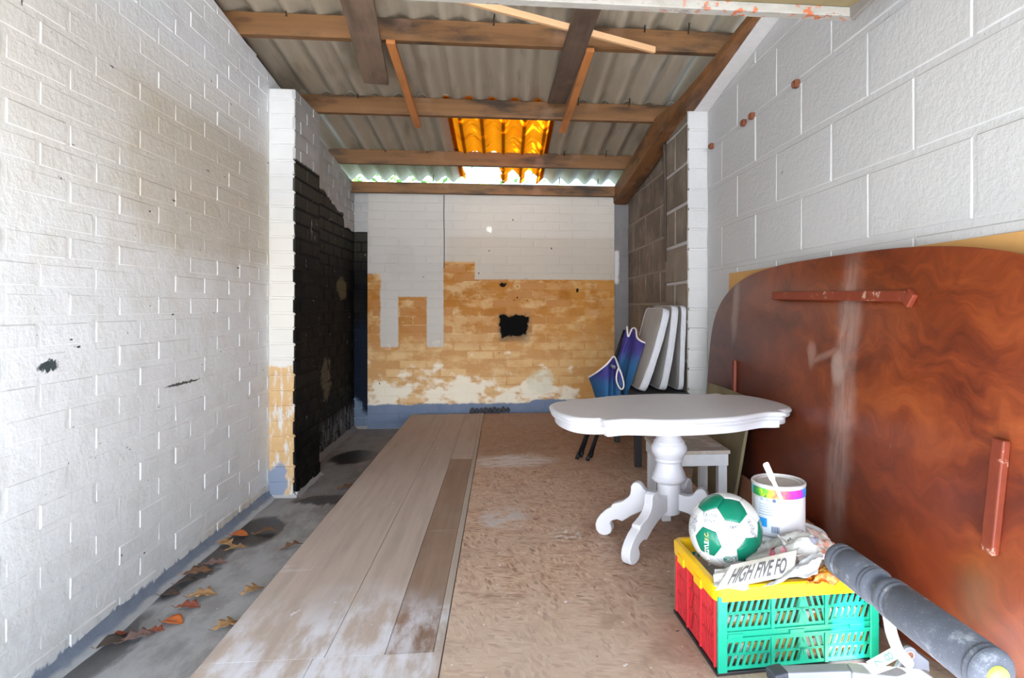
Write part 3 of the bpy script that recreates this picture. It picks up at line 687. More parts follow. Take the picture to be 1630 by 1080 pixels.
for a in (35, 145, 215, 325):
    t = math.radians(a); d = Vector((math.cos(t), math.sin(t), 0)); s = Vector((-d.y, d.x, 0))
    MB().prism(legp, -.021, .021, lambda r, z, w: d*r*.97+s*w+Vector((0,0,z))).build('leg', M_white, tb, 30, bevel=.004)
# stool behind it
M_stool = plain('chalky_white_paint', (.58,.58,.60), .6, .1, 25)
def mat_seat():
    t = NT('worn_painted_seat'); x, y, z = t.obj(); n = t.noise(t.vec(x*3, y*14, z), 2, 5, .65); k = t.noise(t.P, 12, 4)
    c = t.mix(n, srgb(146,132,118), srgb(184,174,164)); c = t.mix(t.ss(k, .5, .65)*.6, c, srgb(206,202,200)); return t.done(c, .7, n, .2, .003)
st = thing('stool', 'low white painted stool with worn bare seat behind the pedestal table', 'stool', (.7475,2.93,0), math.radians(-1))
SW, SD, SH = .342, .37, .338
MB().box(0,0,SH-.018,SW,SD,SH).build('seat', mat_seat(), st, bevel=.003)
for x in (.012, SW-.012-.043):
    for y in (.012, SD-.012-.043): MB().box(x,y,0,x+.043,y+.043,SH-.0185).build('leg', M_stool, st, bevel=.003)
for y in (.006, SD-.012-.012): MB().box(.008,y,SH-.075,SW-.008,y+.012,SH-.019).build('apron', M_stool, st, bevel=.002)
for x in (.004, SW-.016): MB().box(x,.02,SH-.075,x+.012,SD-.02,SH-.0195).build('apron', M_stool, st, bevel=.002)
# big mahogany table top leaning on the right wall
LX0, LX1, LH = 1.222, 1.308, 1.225
ln = Vector((LX1-LX0, 0, LH)).normalized(); nrm = Vector((-ln.z, 0, ln.x))
def lean(u, v, t): return Vector((LX0,0,.004))+Vector((0,u,0))+ln*v+nrm*t
hl, hh, cy = 1.335, .6125, 2.385
out = []
for i in range(96):
    t = 2*math.pi*i/96; c, s = math.cos(t), math.sin(t)
    out.append((cy+hl*math.copysign(abs(c)**(2/3.1), c)*(1 if abs(c) > 0 else 0), hh+hh*math.copysign(abs(s)**(2/3.6), s)))
def mat_mahogany():
    t = NT('figured_mahogany'); x, y, z = t.pos(); P = t.P
    w1 = t.noise(t.vec(x, y*1.2, z*1.6), 1.6, 3, .5); w2 = t.noise(t.vec(x, y*2, z*2), 2.1, 2)
    g = t.noise(t.vec(x, y*1.5+w1*.9, z*4.2+w2*1.6-y*.5), 1.7, 6, .68, .35)
    fine = t.noise(t.vec(x, y*5+w1*3, z*55+w2*11), 1.2, 5, .65); mid = t.noise(P, 5, 5, .6)
    c = t.ramp(g, [(.20, srgb(54,22,12)), (.38, srgb(90,36,18)), (.52, srgb(126,56,25)), (.66, srgb(154,76,35)), (.85, srgb(172,94,48))])
    c = t.mix(fine*.45, c, srgb(92,34,18)); c = t.mix(t.ss(mid, .55, .8)*.35, c, srgb(80,30,18))
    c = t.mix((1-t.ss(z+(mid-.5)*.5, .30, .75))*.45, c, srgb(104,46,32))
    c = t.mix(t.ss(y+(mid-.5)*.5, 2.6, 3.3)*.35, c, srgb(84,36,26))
    # streaks of dried dust that ran down the face
    wy = y+(mid-.5)*.12
    d = t.band(wy, 2.14, 2.26, .05)*t.band(z+(mid-.5)*.3, .20, 1.19, .12)*(.45+.55*t.ss(t.noise(t.vec(x, y*14, z*3), 2, 4), .35, .65))*.34
    d = d.max(t.blob(wy, 2.24, .05, z, .80, .07, .9)*.45).max(t.blob(wy, 2.23, .03, z+(wy-2.23)*1.5, .955, .05, .9)*.3).max(t.blob(wy, 2.45, .03, z, .83, .05, .9)*.25)
    d = d.max(t.blob(wy, 3.33, .05, z+(wy-3.3)*.8, 1.03, .16, .9)*.35).max(t.band(z+(wy-2.35)*.35, .825, .85, .012)*t.band(wy, 2.26, 2.45, .03)*.2)
    c = t.mix(d, c, srgb(206,190,180))
    sp = t.noise(P, 16, 4, .7); c = t.mix(t.ss(sp, .71, .745)*.7*(1-t.ss(z, .7, 1.0)), c, srgb(190,166,150))
    return t.done(c, .36, fine, .06, .002, spec=.45)
M_mah = mat_mahogany()
mah = MB(); k = len(out)
def shrink(p, f): return (cy+(p[0]-cy)*(1-f/hl), hh+(p[1]-hh)*(1-f/hh))
rings = [(.006,0),(0,.005),(0,.019),(.006,.024)]
for f, t in rings:
    for p in out: mah.v.append(tuple(lean(*shrink(p, f), t)))
for i in range(3):
    for j in range(k): mah.f.append((i*k+j, i*k+(j+1) % k, (i+1)*k+(j+1) % k, (i+1)*k+j))
mah.f.append(tuple(range(k))); mah.f.append(tuple(3*k+j for j in range(k)))
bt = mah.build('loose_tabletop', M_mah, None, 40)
tag(bt, 'large dark red mahogany tabletop with rounded ends leaning on the white wall', 'tabletop')
def mat_batten_m():
    t = NT('mahogany_batten'); x, y, z = t.pos(); n = t.noise(t.vec(x*9, y*9, z*9), 2, 5, .7)
    c = t.mix(n, srgb(92,34,18), srgb(138,58,32)); c = t.mix(t.ss(n, .62, .7)*.6, c, srgb(206,180,160)); return t.done(c, .5, n, .2, .002)
M_bm = mat_batten_m()
def batten(u0, v0, u1, v1, wd, th=.022):
    a = Vector((u0, v0)); b = Vector((u1, v1)); d = (b-a).normalized(); p = Vector((-d.y, d.x))*wd/2
    MB().prism([tuple(a-p), tuple(b-p), tuple(b+p), tuple(a+p)], .0245, .0245+th, lean).build('batten', M_bm, bt, bevel=.004)
def uv_at(px, py, t=.03):
    u = (px-900)/1000; X = 1.25
    for _ in range(6):
        Y = X*(1-.1*u)/(u+.1); z = H+(488-py)/1000*math.cos(YAW)*(Y+.1*X); X = LX0+(LX1-LX0)*z/LH-t
    return Y, z/ln.z
a, b = uv_at(1232, 473), uv_at(1446, 475); batten(a[0], a[1], b[0], b[1], .036, .018)
a, b = uv_at(1592, 702), uv_at(1578, 885); batten(a[0]-.01, a[1], b[0], b[1], .040)
a, b = uv_at(1170, 576), uv_at(1169, 650); batten(a[0], a[1], b[0], b[1], .035, .016)
a, b = uv_at(1446, 475), uv_at(1455, 482); batten(a[0], a[1]+.004, b[0], b[1]-.004, .05, .020)
# tan sheet behind it
def leanboard(name, x0, x1, h, y0, y1, th, mat, label, cat, skew=0, z0=.002):
    d = Vector((x1-x0, 0, h)).normalized(); n = Vector((-d.z, 0, d.x)); L = math.hypot(x1-x0, h)
    m = MB().prism([(y0,0),(y1,0),(y1-skew*.2,L),(y0+skew,L)], 0, th, lambda u, v, t: Vector((x0,u,z0))+d*v+n*t)
    return tag(m.build(name, mat, None, bevel=.002), label, cat)
leanboard('hardboard_sheet', 1.318, 1.332, 1.222, 1.25, 3.585, .006, plain('tan_hardboard', srgb(190,144,84), .7, .1, 12), 'tan hardboard sheet showing behind the top corners of the mahogany tabletop', 'board')
def mat_oldply():
    t = NT('stained_plywood'); x, y, z = t.pos(); n = t.noise(t.vec(x*3, y*4, z*2), 2, 5, .6); f = t.noise(t.P, 50, 4)
    c = t.mix(n, srgb(88,78,58), srgb(146,132,98)); c = t.mix(t.ss(n, .55, .7)*.6, c, srgb(120,116,92)); c = t.mix(t.ss(z, .12, .05)*.6*f, c, srgb(40,34,28)); return t.done(c, .8, f, .2, .003)
leanboard('plywood_offcut', 1.112, 1.215, .58, 2.945, 3.58, .016, mat_oldply(), 'stained greenish plywood offcut leaning beside the white stool', 'board')
wd = mat_timber('red_brown_board', srgb(122,74,50), srgb(158,104,74), .3, 1)
leanboard('timber_offcut', 1.150, 1.178, .20, 2.28, 2.98, .015, wd, 'low red-brown timber offcut standing against the foot of the mahogany tabletop', 'board')
# dark bench table under the cushions
dk = plain('black_stain', (.016,.016,.019), .4)
bz = .472
bk = thing('side_table', 'dark low side table carrying the white cushions beside the grey block pier', 'table', (1.005,4.33,0))
MB().box(-.175,-.40,bz-.025,.19,.42,bz).build('top', dk, bk, bevel=.004)
for x in (-.14, .15):
    for y in (-.36, .38): MB().box(x-.022,y-.022,0,x+.022,y+.022,bz-.0255).build('leg', dk, bk, bevel=.003)
for x in (-.14, .15): MB().box(x-.01,-.34,bz-.085,x+.01,.36,bz-.026).build('rail', dk, bk)
# three cushions on edge
def mat_cush():
    t = NT('off_white_canvas'); x, y, z = t.obj(); n = t.noise(t.P, 5, 4); f = t.noise(t.P, 160, 2); c = t.mix(n, srgb(152,147,140), srgb(172,168,163)); return t.done(c, .85, f*.4+n, .25, .004)
M_cush = mat_cush(); M_pipe = plain('white_canvas_band', srgb(184,184,189), .8)
def cushion(xb, xt, y0, label, wd=.52, hg=.55, th=.06, bend=.0):
    d = Vector((xt-xb, 0, 0)); hz = math.sqrt(max(.01, hg*hg-d.x**2)); d = Vector((xt-xb, 0, hz)).normalized(); n = Vector((-d.z, 0, d.x))
    rt = thing('seat_cushion', label, 'cushion', (0,0,0), 0, 'white cushions on the dark side table')
    base = Vector((xb, y0, bz+.004+th/2*.35))
    def P(u, v, t):   # u depth, v height
        cr = .05; uu = min(max(u, 0), 1)*wd; vv = min(max(v, 0), 1)*hg
        cx = min(max(uu, cr), wd-cr); cv = min(max(vv, cr), hg-cr); dd = Vector((uu-cx, vv-cv))
        if dd.length > 1e-6:
            l = max(abs(dd.x), abs(dd.y)); dd = dd.normalized()*l
        uu, vv = cx+dd.x, cv+dd.y
        sag = bend*math.sin(math.pi*vv/hg)
        return base+Vector((0,uu,0))+d*vv+n*(t+sag)
    def puff(u, v): return th/2*(.62+.38*((1-(2*u-1)**4)*(1-(2*v-1)**4))**.6)+.0025*mnoise.noise(Vector((u*5, v*5, y0*9+xb*20)))
    m = MB(); N = 16
    m.grid(lambda u, v: P(u, v, puff(u, v)), N, N); m.grid(lambda u, v: P(u, v, -puff(u, v)), N, N)
    m.build('cover', M_cush, rt, True)
    ed = [(i/N, 0) for i in range(N)]+[(1, i/N) for i in range(N)]+[(1-i/N, 1) for i in range(N)]+[(0, 1-i/N) for i in range(N)]
    s = MB(); k = len(ed)
    for t in (-1, -.5, .5, 1):
        for (u, v) in ed:
            o = .004 if abs(t) < 1 else 0
            s.v.append(tuple(P(u, v, t*puff(u, v))+(Vector((0,1,0))*(2*u-1)+d*(2*v-1))*o))
    for i in range(3):
        for j in range(k): s.f.append((i*k+j, i*k+(j+1) % k, (i+1)*k+(j+1) % k, (i+1)*k+j))
    s.build('side_band', M_pipe, rt, True)
    for t in (-1, 1): MB().tube([P(u, v, t*(puff(u, v)+.0005)) for u, v in ed], .0042, 6, closed=True).build('piping', M_pipe, rt, True)
    return rt
cushion(.895, 1.058, 3.97, 'front white cushion, leaning most, on the dark side table', bend=-.012)
cushion(1.035, 1.118, 3.99, 'middle white cushion of the three leaning on the pier', bend=-.010)
cushion(1.158, 1.178, 4.0, 'rearmost white cushion, upright against the grey pier', th=.040)
# folded camping chair
ch = thing('folding_chair', 'folded blue camping chair with white piping leaning on the dark side table', 'chair', (0,0,0))
M_tube = plain('black_tube', (.012,.013,.018), .35, metal=.3); M_pp = plain('white_piping', srgb(206,198,196), .7)
def mat_chair(z0, z1):
    t = NT('blue_canvas_two_tone'); x, y, z = t.pos(); n = t.noise(t.P, 30, 3)
    c = t.mix(t.ss(z+(n-.5)*.06, z0, z1), srgb(22,76,118), srgb(46,38,104)); return t.done(c, .8, n, .25, .004)
ft = [Vector((.50,4.20,.012)), Vector((.535,4.26,.012)), Vector((.565,4.15,.012)), Vector((.60,4.24,.012))]
tp = [Vector((.845,4.36,.80)), Vector((.865,4.42,.86)), Vector((.88,4.33,.76)), Vector((.905,4.42,.84))]
for a, b in zip(ft, tp):
    f = MB().tube([a, a.lerp(b, .5), b], .0095, 8).build('leg', M_tube, ch, True)
    MB().tube([a-(b-a).normalized()*.012, a+(b-a).normalized()*.03], .013, 8).build('foot_cap', M_tube, f, True)
for a, b in ((ft[0].lerp(tp[2], .6), ft[3].lerp(tp[1], .85)), (ft[1].lerp(tp[1], .45), ft[2].lerp(tp[2], .95))):
    MB().tube([a, b], .008, 8).build('strut', M_tube, ch, True)
def cloth(name, rim, low, mat, piping=True, nv=6):
    a = catmull(rim, 6); b = catmull(low, 6); n = len(a)-1
    b = [b[min(len(b)-1, round(i*(len(b)-1)/n))] for i in range(n+1)]
    m = MB(); m.grid(lambda u, v: a[round(u*n)].lerp(b[round(u*n)], v)+Vector((mnoise.noise(a[round(u*n)]*14+Vector((0,0,v*2))), mnoise.noise(a[round(u*n)]*14+Vector((5,0,v*2))), 0))*.012*math.sin(v*3), n, nv)
    o = m.build(name, mat, ch, True, solid=.004)
    if piping: MB().tube(a, .0062, 6).build('piping', M_pp, o, True)
    return o
c1 = mat_chair(.50, .60); c2 = mat_chair(.62, .74)
cloth('seat_panel', [at(937,601,4.24),at(950,593,4.13),at(966,580,4.08),at(977,568,4.14),at(983,580,4.05),at(987,592,4.03)], [at(953,646,4.24),at(958,650,4.14),at(966,652,4.09),at(974,652,4.12),at(982,652,4.06),at(990,648,4.04)], c1)
cloth('seat_panel', [at(938,600,4.28),at(953,594,4.26),at(968,581,4.22),at(976,572,4.22)], [at(955,640,4.28),at(962,645,4.26),at(970,648,4.22),at(978,648,4.2)], c1)
cloth('back_panel', [at(998,520,4.42),at(1000,536,4.36),at(1006,524,4.42),at(1012,524,4.38),at(1014,537,4.30),at(1020,543,4.27),at(1027,546,4.27)], [at(975,590,4.40),at(979,600,4.35),at(984,612,4.30),at(986,622,4.27),at(990,628,4.23),at(993,632,4.20),at(997,632,4.18)], c2)
MB().tube(catmull([at(983,590,4.02),at(981,604,4.0),at(985,616,4.0),at(990,620,4.0),at(993,614,4.0),at(991,602,4.0),at(986,588,4.02)], 5, True), .005, 6, closed=True).build('piping', M_pp, ch, True)
MB().grid(lambda u, v: at(982.5+9*u+3*v, 592+24*v, 4.03), 4, 6).build('pocket', c1, ch, True, solid=.003)
MB().tube([at(973,583,4.06),at(979,585,4.02)], .012, 8).build('joint', plain('grey_plastic', srgb(96,100,116), .5), ch, True)
# rubbish lying at the back wall
rb = MB()
for i in range(9):
    c = on_y(752+i*7, 655, 6.13); r = R.uniform(.018, .034)
    rb.lathe([(r*.5,0),(r,.012),(r*.9,.03),(r*.35,.042+R.uniform(0,.02))], 7, (c[0], 6.12+R.uniform(-.02,.02), 0))
o = rb.build('rubble', plain('dark_rubble', srgb(58,58,64), .9, .4, 30)); o['kind'] = 'stuff'; tag(o, 'small dark heap of rubble at the foot of the back wall', 'rubble')
# ------------------------------------------------------------------ folding crate and what is in it
CR = Vector((.596, 1.70, 0)); CA = math.radians(3); CW, CD, CH = .49, .365, .25
cm = Matrix.Translation(CR) @ Matrix.Rotation(CA, 4, 'Z')
cr = thing('folding_crate', 'plastic folding crate with yellow rim, red ends and green sides', 'crate', CR, CA)
def plastic(name, c, rough=.38): return plain(name, c, rough, .06, 40, .05)
Y_, G_, R_, K_ = plastic('yellow_plastic', srgb(238,188,8)), plastic('green_plastic', srgb(6,156,126)), plastic('red_plastic', srgb(206,44,54)), plastic('black_plastic', srgb(34,32,36))
# rim
rim = MB()
def rr(x0, y0, x1, y1, r, n=5):
    o = []
    for cx, cy_, a in ((x1-r,y0+r,-90),(x1-r,y1-r,0),(x0+r,y1-r,90),(x0+r,y0+r,180)):
        for i in range(n+1):
            t = math.radians(a+90*i/n); o.append((cx+r*math.cos(t), cy_+r*math.sin(t)))
    return o
ring = [(rr(-.008,-.008,CW+.008,CD+.008,.03), CH-.043),(rr(-.010,-.010,CW+.010,CD+.010,.032), CH-.004),(rr(-.006,-.006,CW+.006,CD+.006,.03), CH),(rr(.010,.010,CW-.010,CD-.010,.02), CH),(rr(.014,.014,CW-.014,CD-.014,.02), CH-.006),(rr(.014,.014,CW-.014,CD-.014,.02), CH-.043)]
k = len(ring[0][0])
for p, z in ring:
    for (x, y) in p: rim.v.append((x, y, z))
for i in range(6):
    for j in range(k): a = i*k; b = ((i+1) % 6)*k; rim.f.append((a+j, a+(j+1) % k, b+(j+1) % k, b+j))
rim.build('rim', Y_, cr, 40)
rim2 = MB()
for y in (.10, .25): MB().box(-.0125,y,CH-.052,-.006,y+.055,CH-.026).build('rim_tab', Y_, cr)
def slotted(fn, W, H0, H1, cols, rows, nslot, edge, th=.005):
    """a panel with rows of slanted slots: rails, ribs and slanted bars"""
    m = MB(); mk = lambda x0, z0, x1, z1, sl=0, ex=0: m.prism([(x0,z0),(x1,z0),(x1+sl,z1),(x0+sl,z1)], -ex, th, fn)
    h = H1-H0; mk(0, H0, W, H0+edge); mk(0, H1-edge, W, H1)
    cw = W/cols
    for c in range(cols+1):
        x = min(max(c*cw-edge*.5, 0), W-edge); mk(x, H0, x+edge, H1, 0, .004)
    zr = (h-2*edge)/rows
    for r in range(1, rows): mk(0, H0+edge+zr*r-edge*.35, W, H0+edge+zr*r+edge*.35)
    for c in range(cols):
        a, b = c*cw+edge*.5, (c+1)*cw-edge*.5
        for r in range(rows):
            z0, z1 = H0+edge+zr*r, H0+edge+zr*(r+1)
            stp = (b-a)/nslot
            for s in range(nslot+1):
                mir = (c == 1 and s > nslot/2)
                x = a+s*stp-stp*.22; sl = (z1-z0)*.32*(-1 if mir else 1)
                x0 = max(a, min(b-.001, x-sl/2)); x1 = max(a, min(b, x-sl/2+stp*.44)); 
                t0 = max(a, min(b-.001, x+sl/2)); t1 = max(a, min(b, x+sl/2+stp*.44))
                m.prism([(x0,z0),(x1,z0),(t1,z1),(t0,z1)], 0, th, fn)
            if c == 1: # solid triangle at the change of slant
                mx = (a+b)/2+stp*.3; m.prism([(mx-stp*.9,z0),(mx+stp*.9,z0),(mx,z1)], 0, th, fn)
    return m
fr = lambda x, z, t: Vector((x, t, z)); bk_ = lambda x, z, t: Vector((x, CD-t, z))
lf = lambda y, z, t: Vector((t, y, z)); rt_ = lambda y, z, t: Vector((CW-t, y, z))
for fn in (fr, bk_):
    p = slotted(fn, CW, .012, .098, 3, 2, 8, .010).build('lower_panel', G_, cr)
    p2 = slotted(fn, CW, .120, CH-.030, 3, 2, 8, .010).build('upper_panel', G_, cr)
    h = MB().prism([(0,.098),(CW,.098),(CW,.120),(0,.120)], 0, .005, fn)
    for z in (.100, .118): h.prism([(0,z-.0025),(CW,z-.0025),(CW,z+.0025),(0,z+.0025)], -.005, 0, fn)
    h.build('hinge_rail', G_, cr)
    for x in (.05, .235, .42): MB().prism([(x-.022,.103),(x+.022,.103),(x+.022,.115),(x-.022,.115)], -.007, 0, fn).build('hinge_clip', G_, cr, bevel=.0015)
    for x in (0, CW-.028):
        MB().prism([(x,.006),(x+.028,.006),(x+.028,CH-.03),(x,CH-.03)], -.006, .0, fn).build('corner_post', G_, cr, bevel=.003)
for fn in (lf, rt_):
    slotted(lambda a, z, t: fn(a+.012, z, t), CD-.024, .016, CH-.032, 3, 3, 5, .011).build('end_panel', R_, cr)
MB().box(-.004,-.006,0,CW+.004,CD+.006,.010).build('base', K_, cr, bevel=.002)
# cardboard and magazines packed low in the crate
def mat_print(name, a, b, c2):
    t = NT(name); x, y, z = t.obj(); v = t.n('TexVoronoi'); t.put(v.inputs['Vector'], t.vec(x*16, y*16, z*34)); v.inputs['Scale'].default_value = 1.3
    s = t.n('SeparateXYZ'); t.t.links.new(v.outputs['Color'], s.inputs[0]); f = E(t, s.outputs[0])
    c = t.ramp(f, [(0, a), (.35, b), (.6, c2), (.85, (.75,.73,.70)), (1, (.06,.05,.045))]); t.put
    return t.done(c, .5)
cols = [(srgb(196,110,40),srgb(230,180,90),srgb(120,60,36)),(srgb(120,60,44),srgb(214,140,60),srgb(226,220,214)),(srgb(226,190,120),srgb(180,92,40),srgb(230,226,222))]
bx = [(.020,.022,.25,.185,.15,'orange and white printed carton packed in the left front of the crate'),(.258,.022,.468,.185,.148,'brown and gold printed carton packed in the right front of the crate'),(.03,.19,.46,.345,.15,'dark printed carton packed along the back of the crate')]
for i, (x0,y0,x1,y1,z,lb) in enumerate(bx):
    o = MB().box(x0,y0,.012,x1,y1,z).build('printed_carton', mat_print('printed_card', *cols[i]), bevel=.003); o.matrix_world = cm; tag(o, lb, 'carton')
# plastic tub with the paint tin on it
def W(x, y, z): return cm @ Vector((x, y, z))
tc = at(1252, 835, 2.03); tc.z = 0
TZ = .302
wt = plain('white_translucent_plastic', srgb(214,214,216), .4)
tub = thing('plastic_tub', 'round white plastic tub under the paint tin in the crate', 'tub', (tc.x, tc.y, 0))
MB().lathe([(.098,.152),(.101,.154),(.110,.275),(.116,.277),(.116,.284),(.112,.285)], 40).build('body', wt, tub, 40)
MB().lathe([(.117,.2855),(.123,.286),(.124,.300),(.121,.304),(.116,.303),(.114,.298),(.05,.298)], 48).build('lid', wt, tub, 40)
cz = TZ+.0; RC = .083
tinc = at(1239, 800, 2.055)
tin = thing('paint_tin', 'white paint tin with a rainbow band and grey lid on the tub', 'tin', (tinc.x, tinc.y, 0))
TB, TT = .2985, .462
MB().lathe([(RC-.004,TB),(RC,TB+.003),(RC+.002,TB+.006),(RC,TB+.010),(RC,TT-.012)], 56).build('body', plain('white_label', (.58,.58,.61), .35, .02), tin, 40)
def mat_rainbow():
    t = NT('rainbow_band'); x, y, z = t.obj(); th = t.math('ARCTAN2', y, x); v = t.n('TexVoronoi'); t.put(v.inputs['Vector'], t.vec(x*70, y*70, z*70)); v.inputs['Scale'].default_value = 1
    n = t.noise(t.P, 60, 2); s = t.n('SeparateXYZ'); t.t.links.new(v.outputs['Color'], s.inputs[0]); r = E(t, s.outputs[0])
    f = (th+3.15)/2.6+(n-.5)*.10+(r-.5)*.16
    c = t.ramp(f, [(0, srgb(40,120,60)), (.14, srgb(30,140,70)), (.24, srgb(110,180,60)), (.34, srgb(236,196,60)), (.44, srgb(240,120,50)), (.56, srgb(226,60,100)), (.68, srgb(216,50,150)), (.78, srgb(150,60,190)), (.88, srgb(70,110,210)), (1, srgb(60,180,200))])
    return t.done(c, .35)
MB().lathe([(RC+.0006,TT-.040),(RC+.0012,TT-.040),(RC+.0012,TT-.013),(RC+.0006,TT-.013)], 56).build('label_band', mat_rainbow(), tin, 40)
mt = plain('tin_plate', srgb(206,206,208), .35, metal=.25)
MB().lathe([(RC-.001,TT-.013),(RC+.0025,TT-.010),(RC+.003,TT-.003),(RC,TT),(RC-.004,TT-.001),(RC-.006,TT-.008),(RC-.010,TT-.009)], 56).build('rim', mt, tin, 40)
MB().lathe([(RC-.011,TT-.010),(RC-.012,TT-.003),(RC-.017,TT-.002),(RC-.019,TT-.007),(.02,TT-.007)], 48).build('lid', plain('paint_stained_lid', srgb(176,172,168), .5, .15, 30), tin, 40)
view = math.atan2(-tinc.y, -tinc.x)
def patch(name, a0, a1, z0, z1, mat, off=.0012):
    n = 6; m = MB()
    m.grid(lambda u, v: ((RC+off)*math.cos(view+math.radians(a0+(a1-a0)*u)), (RC+off)*math.sin(view+math.radians(a0+(a1-a0)*u)), z0+(z1-z0)*v), n, 1)
    return m.build(name, mat, tin)
ink = plain('pale_blue_grey_ink', srgb(160,176,198), .5); blu = plain('blue_ink', srgb(44,150,222), .4); dki = plain('dark_ink', srgb(66,92,132), .5)
patch('label_panel', -58, -4, TB+.012, TT-.046, plain('label_panel_white', srgb(214,222,230), .4), .0008)
patch('blue_square', -46, -24, TB+.030, TB+.058, blu, .0016)
for i in range(9): patch('barcode', -14+i*1.9, -14+i*1.9+(.9 if i % 3 else 1.3), TB+.016, TB+.036, dki, .0016)
for i in range(5): patch('small_print', -44, -10-3*(i % 2), TB+.068+i*.008, TB+.071+i*.008, ink, .0016)
for i in range(3): patch('icon', -40+i*14, -33+i*14, TB+.112, TB+.122, dki if i == 2 else ink, .0016)
# stirring stick stuck to the front of the tin
sa = Vector((tinc.x, tinc.y, 0))+Vector((math.cos(view+.16), math.sin(view+.16), 0))*(RC+.0065); sa.z = TT-.050
s2 = at(1218, 737, (sa.y+.1*sa.x)*.995+.012)
dd = (s2-sa); L = dd.length; d = dd.normalized()
m = MB(); sx = d.cross(Vector((0,1,0))).normalized(); sn = sx.cross(d)
pts = [(-.0055,0),(.0055,0),(.0065,L*.55),(.0095,L*.62),(.0098,L*.97),(.006,L),(-.006,L),(-.0098,L*.97),(-.0095,L*.62),(-.0065,L*.55)]
m.prism(pts, -.0018, .0018, lambda a, b, t: sa+sx*a+d*b+sn*t)
tag(m.build('stirring_stick', plain('white_stick', (.64,.64,.64), .4), bevel=.0008), 'white paint stirring stick stuck across the rim of the paint tin', 'stick')
# ------------------------------------------------------------------ football
BR = .112
BC = Vector((.692, 1.902, .332))
tocam = (Vector((0,0,H))-BC).normalized(); bx_ = Vector((0,0,1)).cross(tocam).normalized(); by_ = tocam.cross(bx_)
def ballp(cx, cy, r=1.0):
    x, y = (cx-540)/450, (500-cy)/455; z = math.sqrt(max(.0, 1-x*x-y*y)); return (bx_*x+by_*y+tocam*z)*BR*r
ball = thing('football', 'green and white signed football resting in the crate', 'ball', BC)
phi = (1+5**.5)/2
ico = [Vector(p).normalized() for p in ((-1,phi,0),(1,phi,0),(-1,-phi,0),(1,-phi,0),(0,-1,phi),(0,1,phi),(0,-1,-phi),(0,1,-phi),(phi,0,-1),(phi,0,1),(-phi,0,-1),(-phi,0,1))]
el = min((ico[0]-q).length for q in ico[1:])
adj = lambda i, j: i != j and (ico[i]-ico[j]).length < el*1.01
tri = [(i,j,k) for i in range(12) for j in range(i+1,12) for k in range(j+1,12) if adj(i,j) and adj(j,k) and adj(i,k)]
panels = []
for i in range(12): panels.append((ico[i], [ico[i]*2/3+ico[j]/3 for j in range(12) if adj(i,j)], 5))
for t in tri:
    c = sum((ico[i] for i in t), Vector()).normalized()
    panels.append((c, [ico[a]*2/3+ico[b]/3 for a in t for b in t if a != b], 6))
# turn the ball so that one hexagon looks at the lens, a green one above it
hx = panels[12]; c0 = hx[0]
nb = sorted(panels[12:], key=lambda p: (p[0]-c0).length)[1:4]
src = Matrix((c0, (nb[0][0]-c0*nb[0][0].dot(c0)).normalized(), Vector())).to_3x3() if False else None
e1 = c0; e2 = (nb[0][0]-c0*nb[0][0].dot(c0)).normalized(); e3 = e1.cross(e2)
f1 = ballp(610, 560).normalized(); tg = ballp(630, 250).normalized(); f2 = (tg-f1*tg.dot(f1)).normalized(); f3 = f1.cross(f2)
Sm = Matrix((e1, e2, e3)); Fm = Matrix((f1, f2, f3)).transposed(); rot = Fm @ Sm
greens = [ballp(630,240), ballp(330,190), ballp(360,690), ballp(850,690), ballp(985,430)]
hexd = [rot @ p[0] for p in panels[12:]]
gset = set()
for q in greens: gset.add(max(range(20), key=lambda i: hexd[i].dot(q.normalized())))
for i in range(20):
    if hexd[i].dot(tocam) < -.25 and i % 3 == 0: gset.add(i)
gset.discard(max(range(20), key=lambda i: hexd[i].dot(f1)))
B_w, B_g = plain('white_ball_leather', (.58,.59,.60), .25, .03), plain('green_ball_leather', srgb(0,108,84), .22, .06)
for i, (c, vs_, n) in enumerate(panels):
    c = rot @ c; vs_ = [(rot @ v).normalized() for v in vs_]; c = sum(vs_, Vector()).normalized()
    a = (vs_[0]-c*vs_[0].dot(c)).normalized(); b = c.cross(a); vs_.sort(key=lambda v: math.atan2(v.dot(b), v.dot(a)))
    rim_ = []
    for k_ in range(n):
        for s in range(4): rim_.append(vs_[k_].lerp(vs_[(k_+1) % n], s/4).normalized())
    m = MB(); N = len(rim_); lev = [(0,1),(.35,1.0),(.7,1.0),(.93,.999),(.985,.990),(1.0,.975)]
    m.v.append(tuple(c*BR))
    for f, r in lev[1:]:
        for v in rim_: m.v.append(tuple(c.lerp(v, f).normalized()*BR*r))
    for j in range(N): m.f.append((0, 1+j, 1+(j+1) % N))
    for l in range(len(lev)-2):
        for j in range(N): p = 1+l*N; m.f.append((p+j, p+N+j, p+N+(j+1) % N, p+(j+1) % N))
    m.build('panel', B_g if (n == 6 and i-12 in gset) else B_w, ball, True)
MB().lathe([(.001,-BR*.97)]+[(BR*.972*math.cos(math.radians(a)), BR*.972*math.sin(math.radians(a))) for a in range(-80, 81, 10)]+[(.001,BR*.97)], 32).build('bladder', B_w, ball, True)
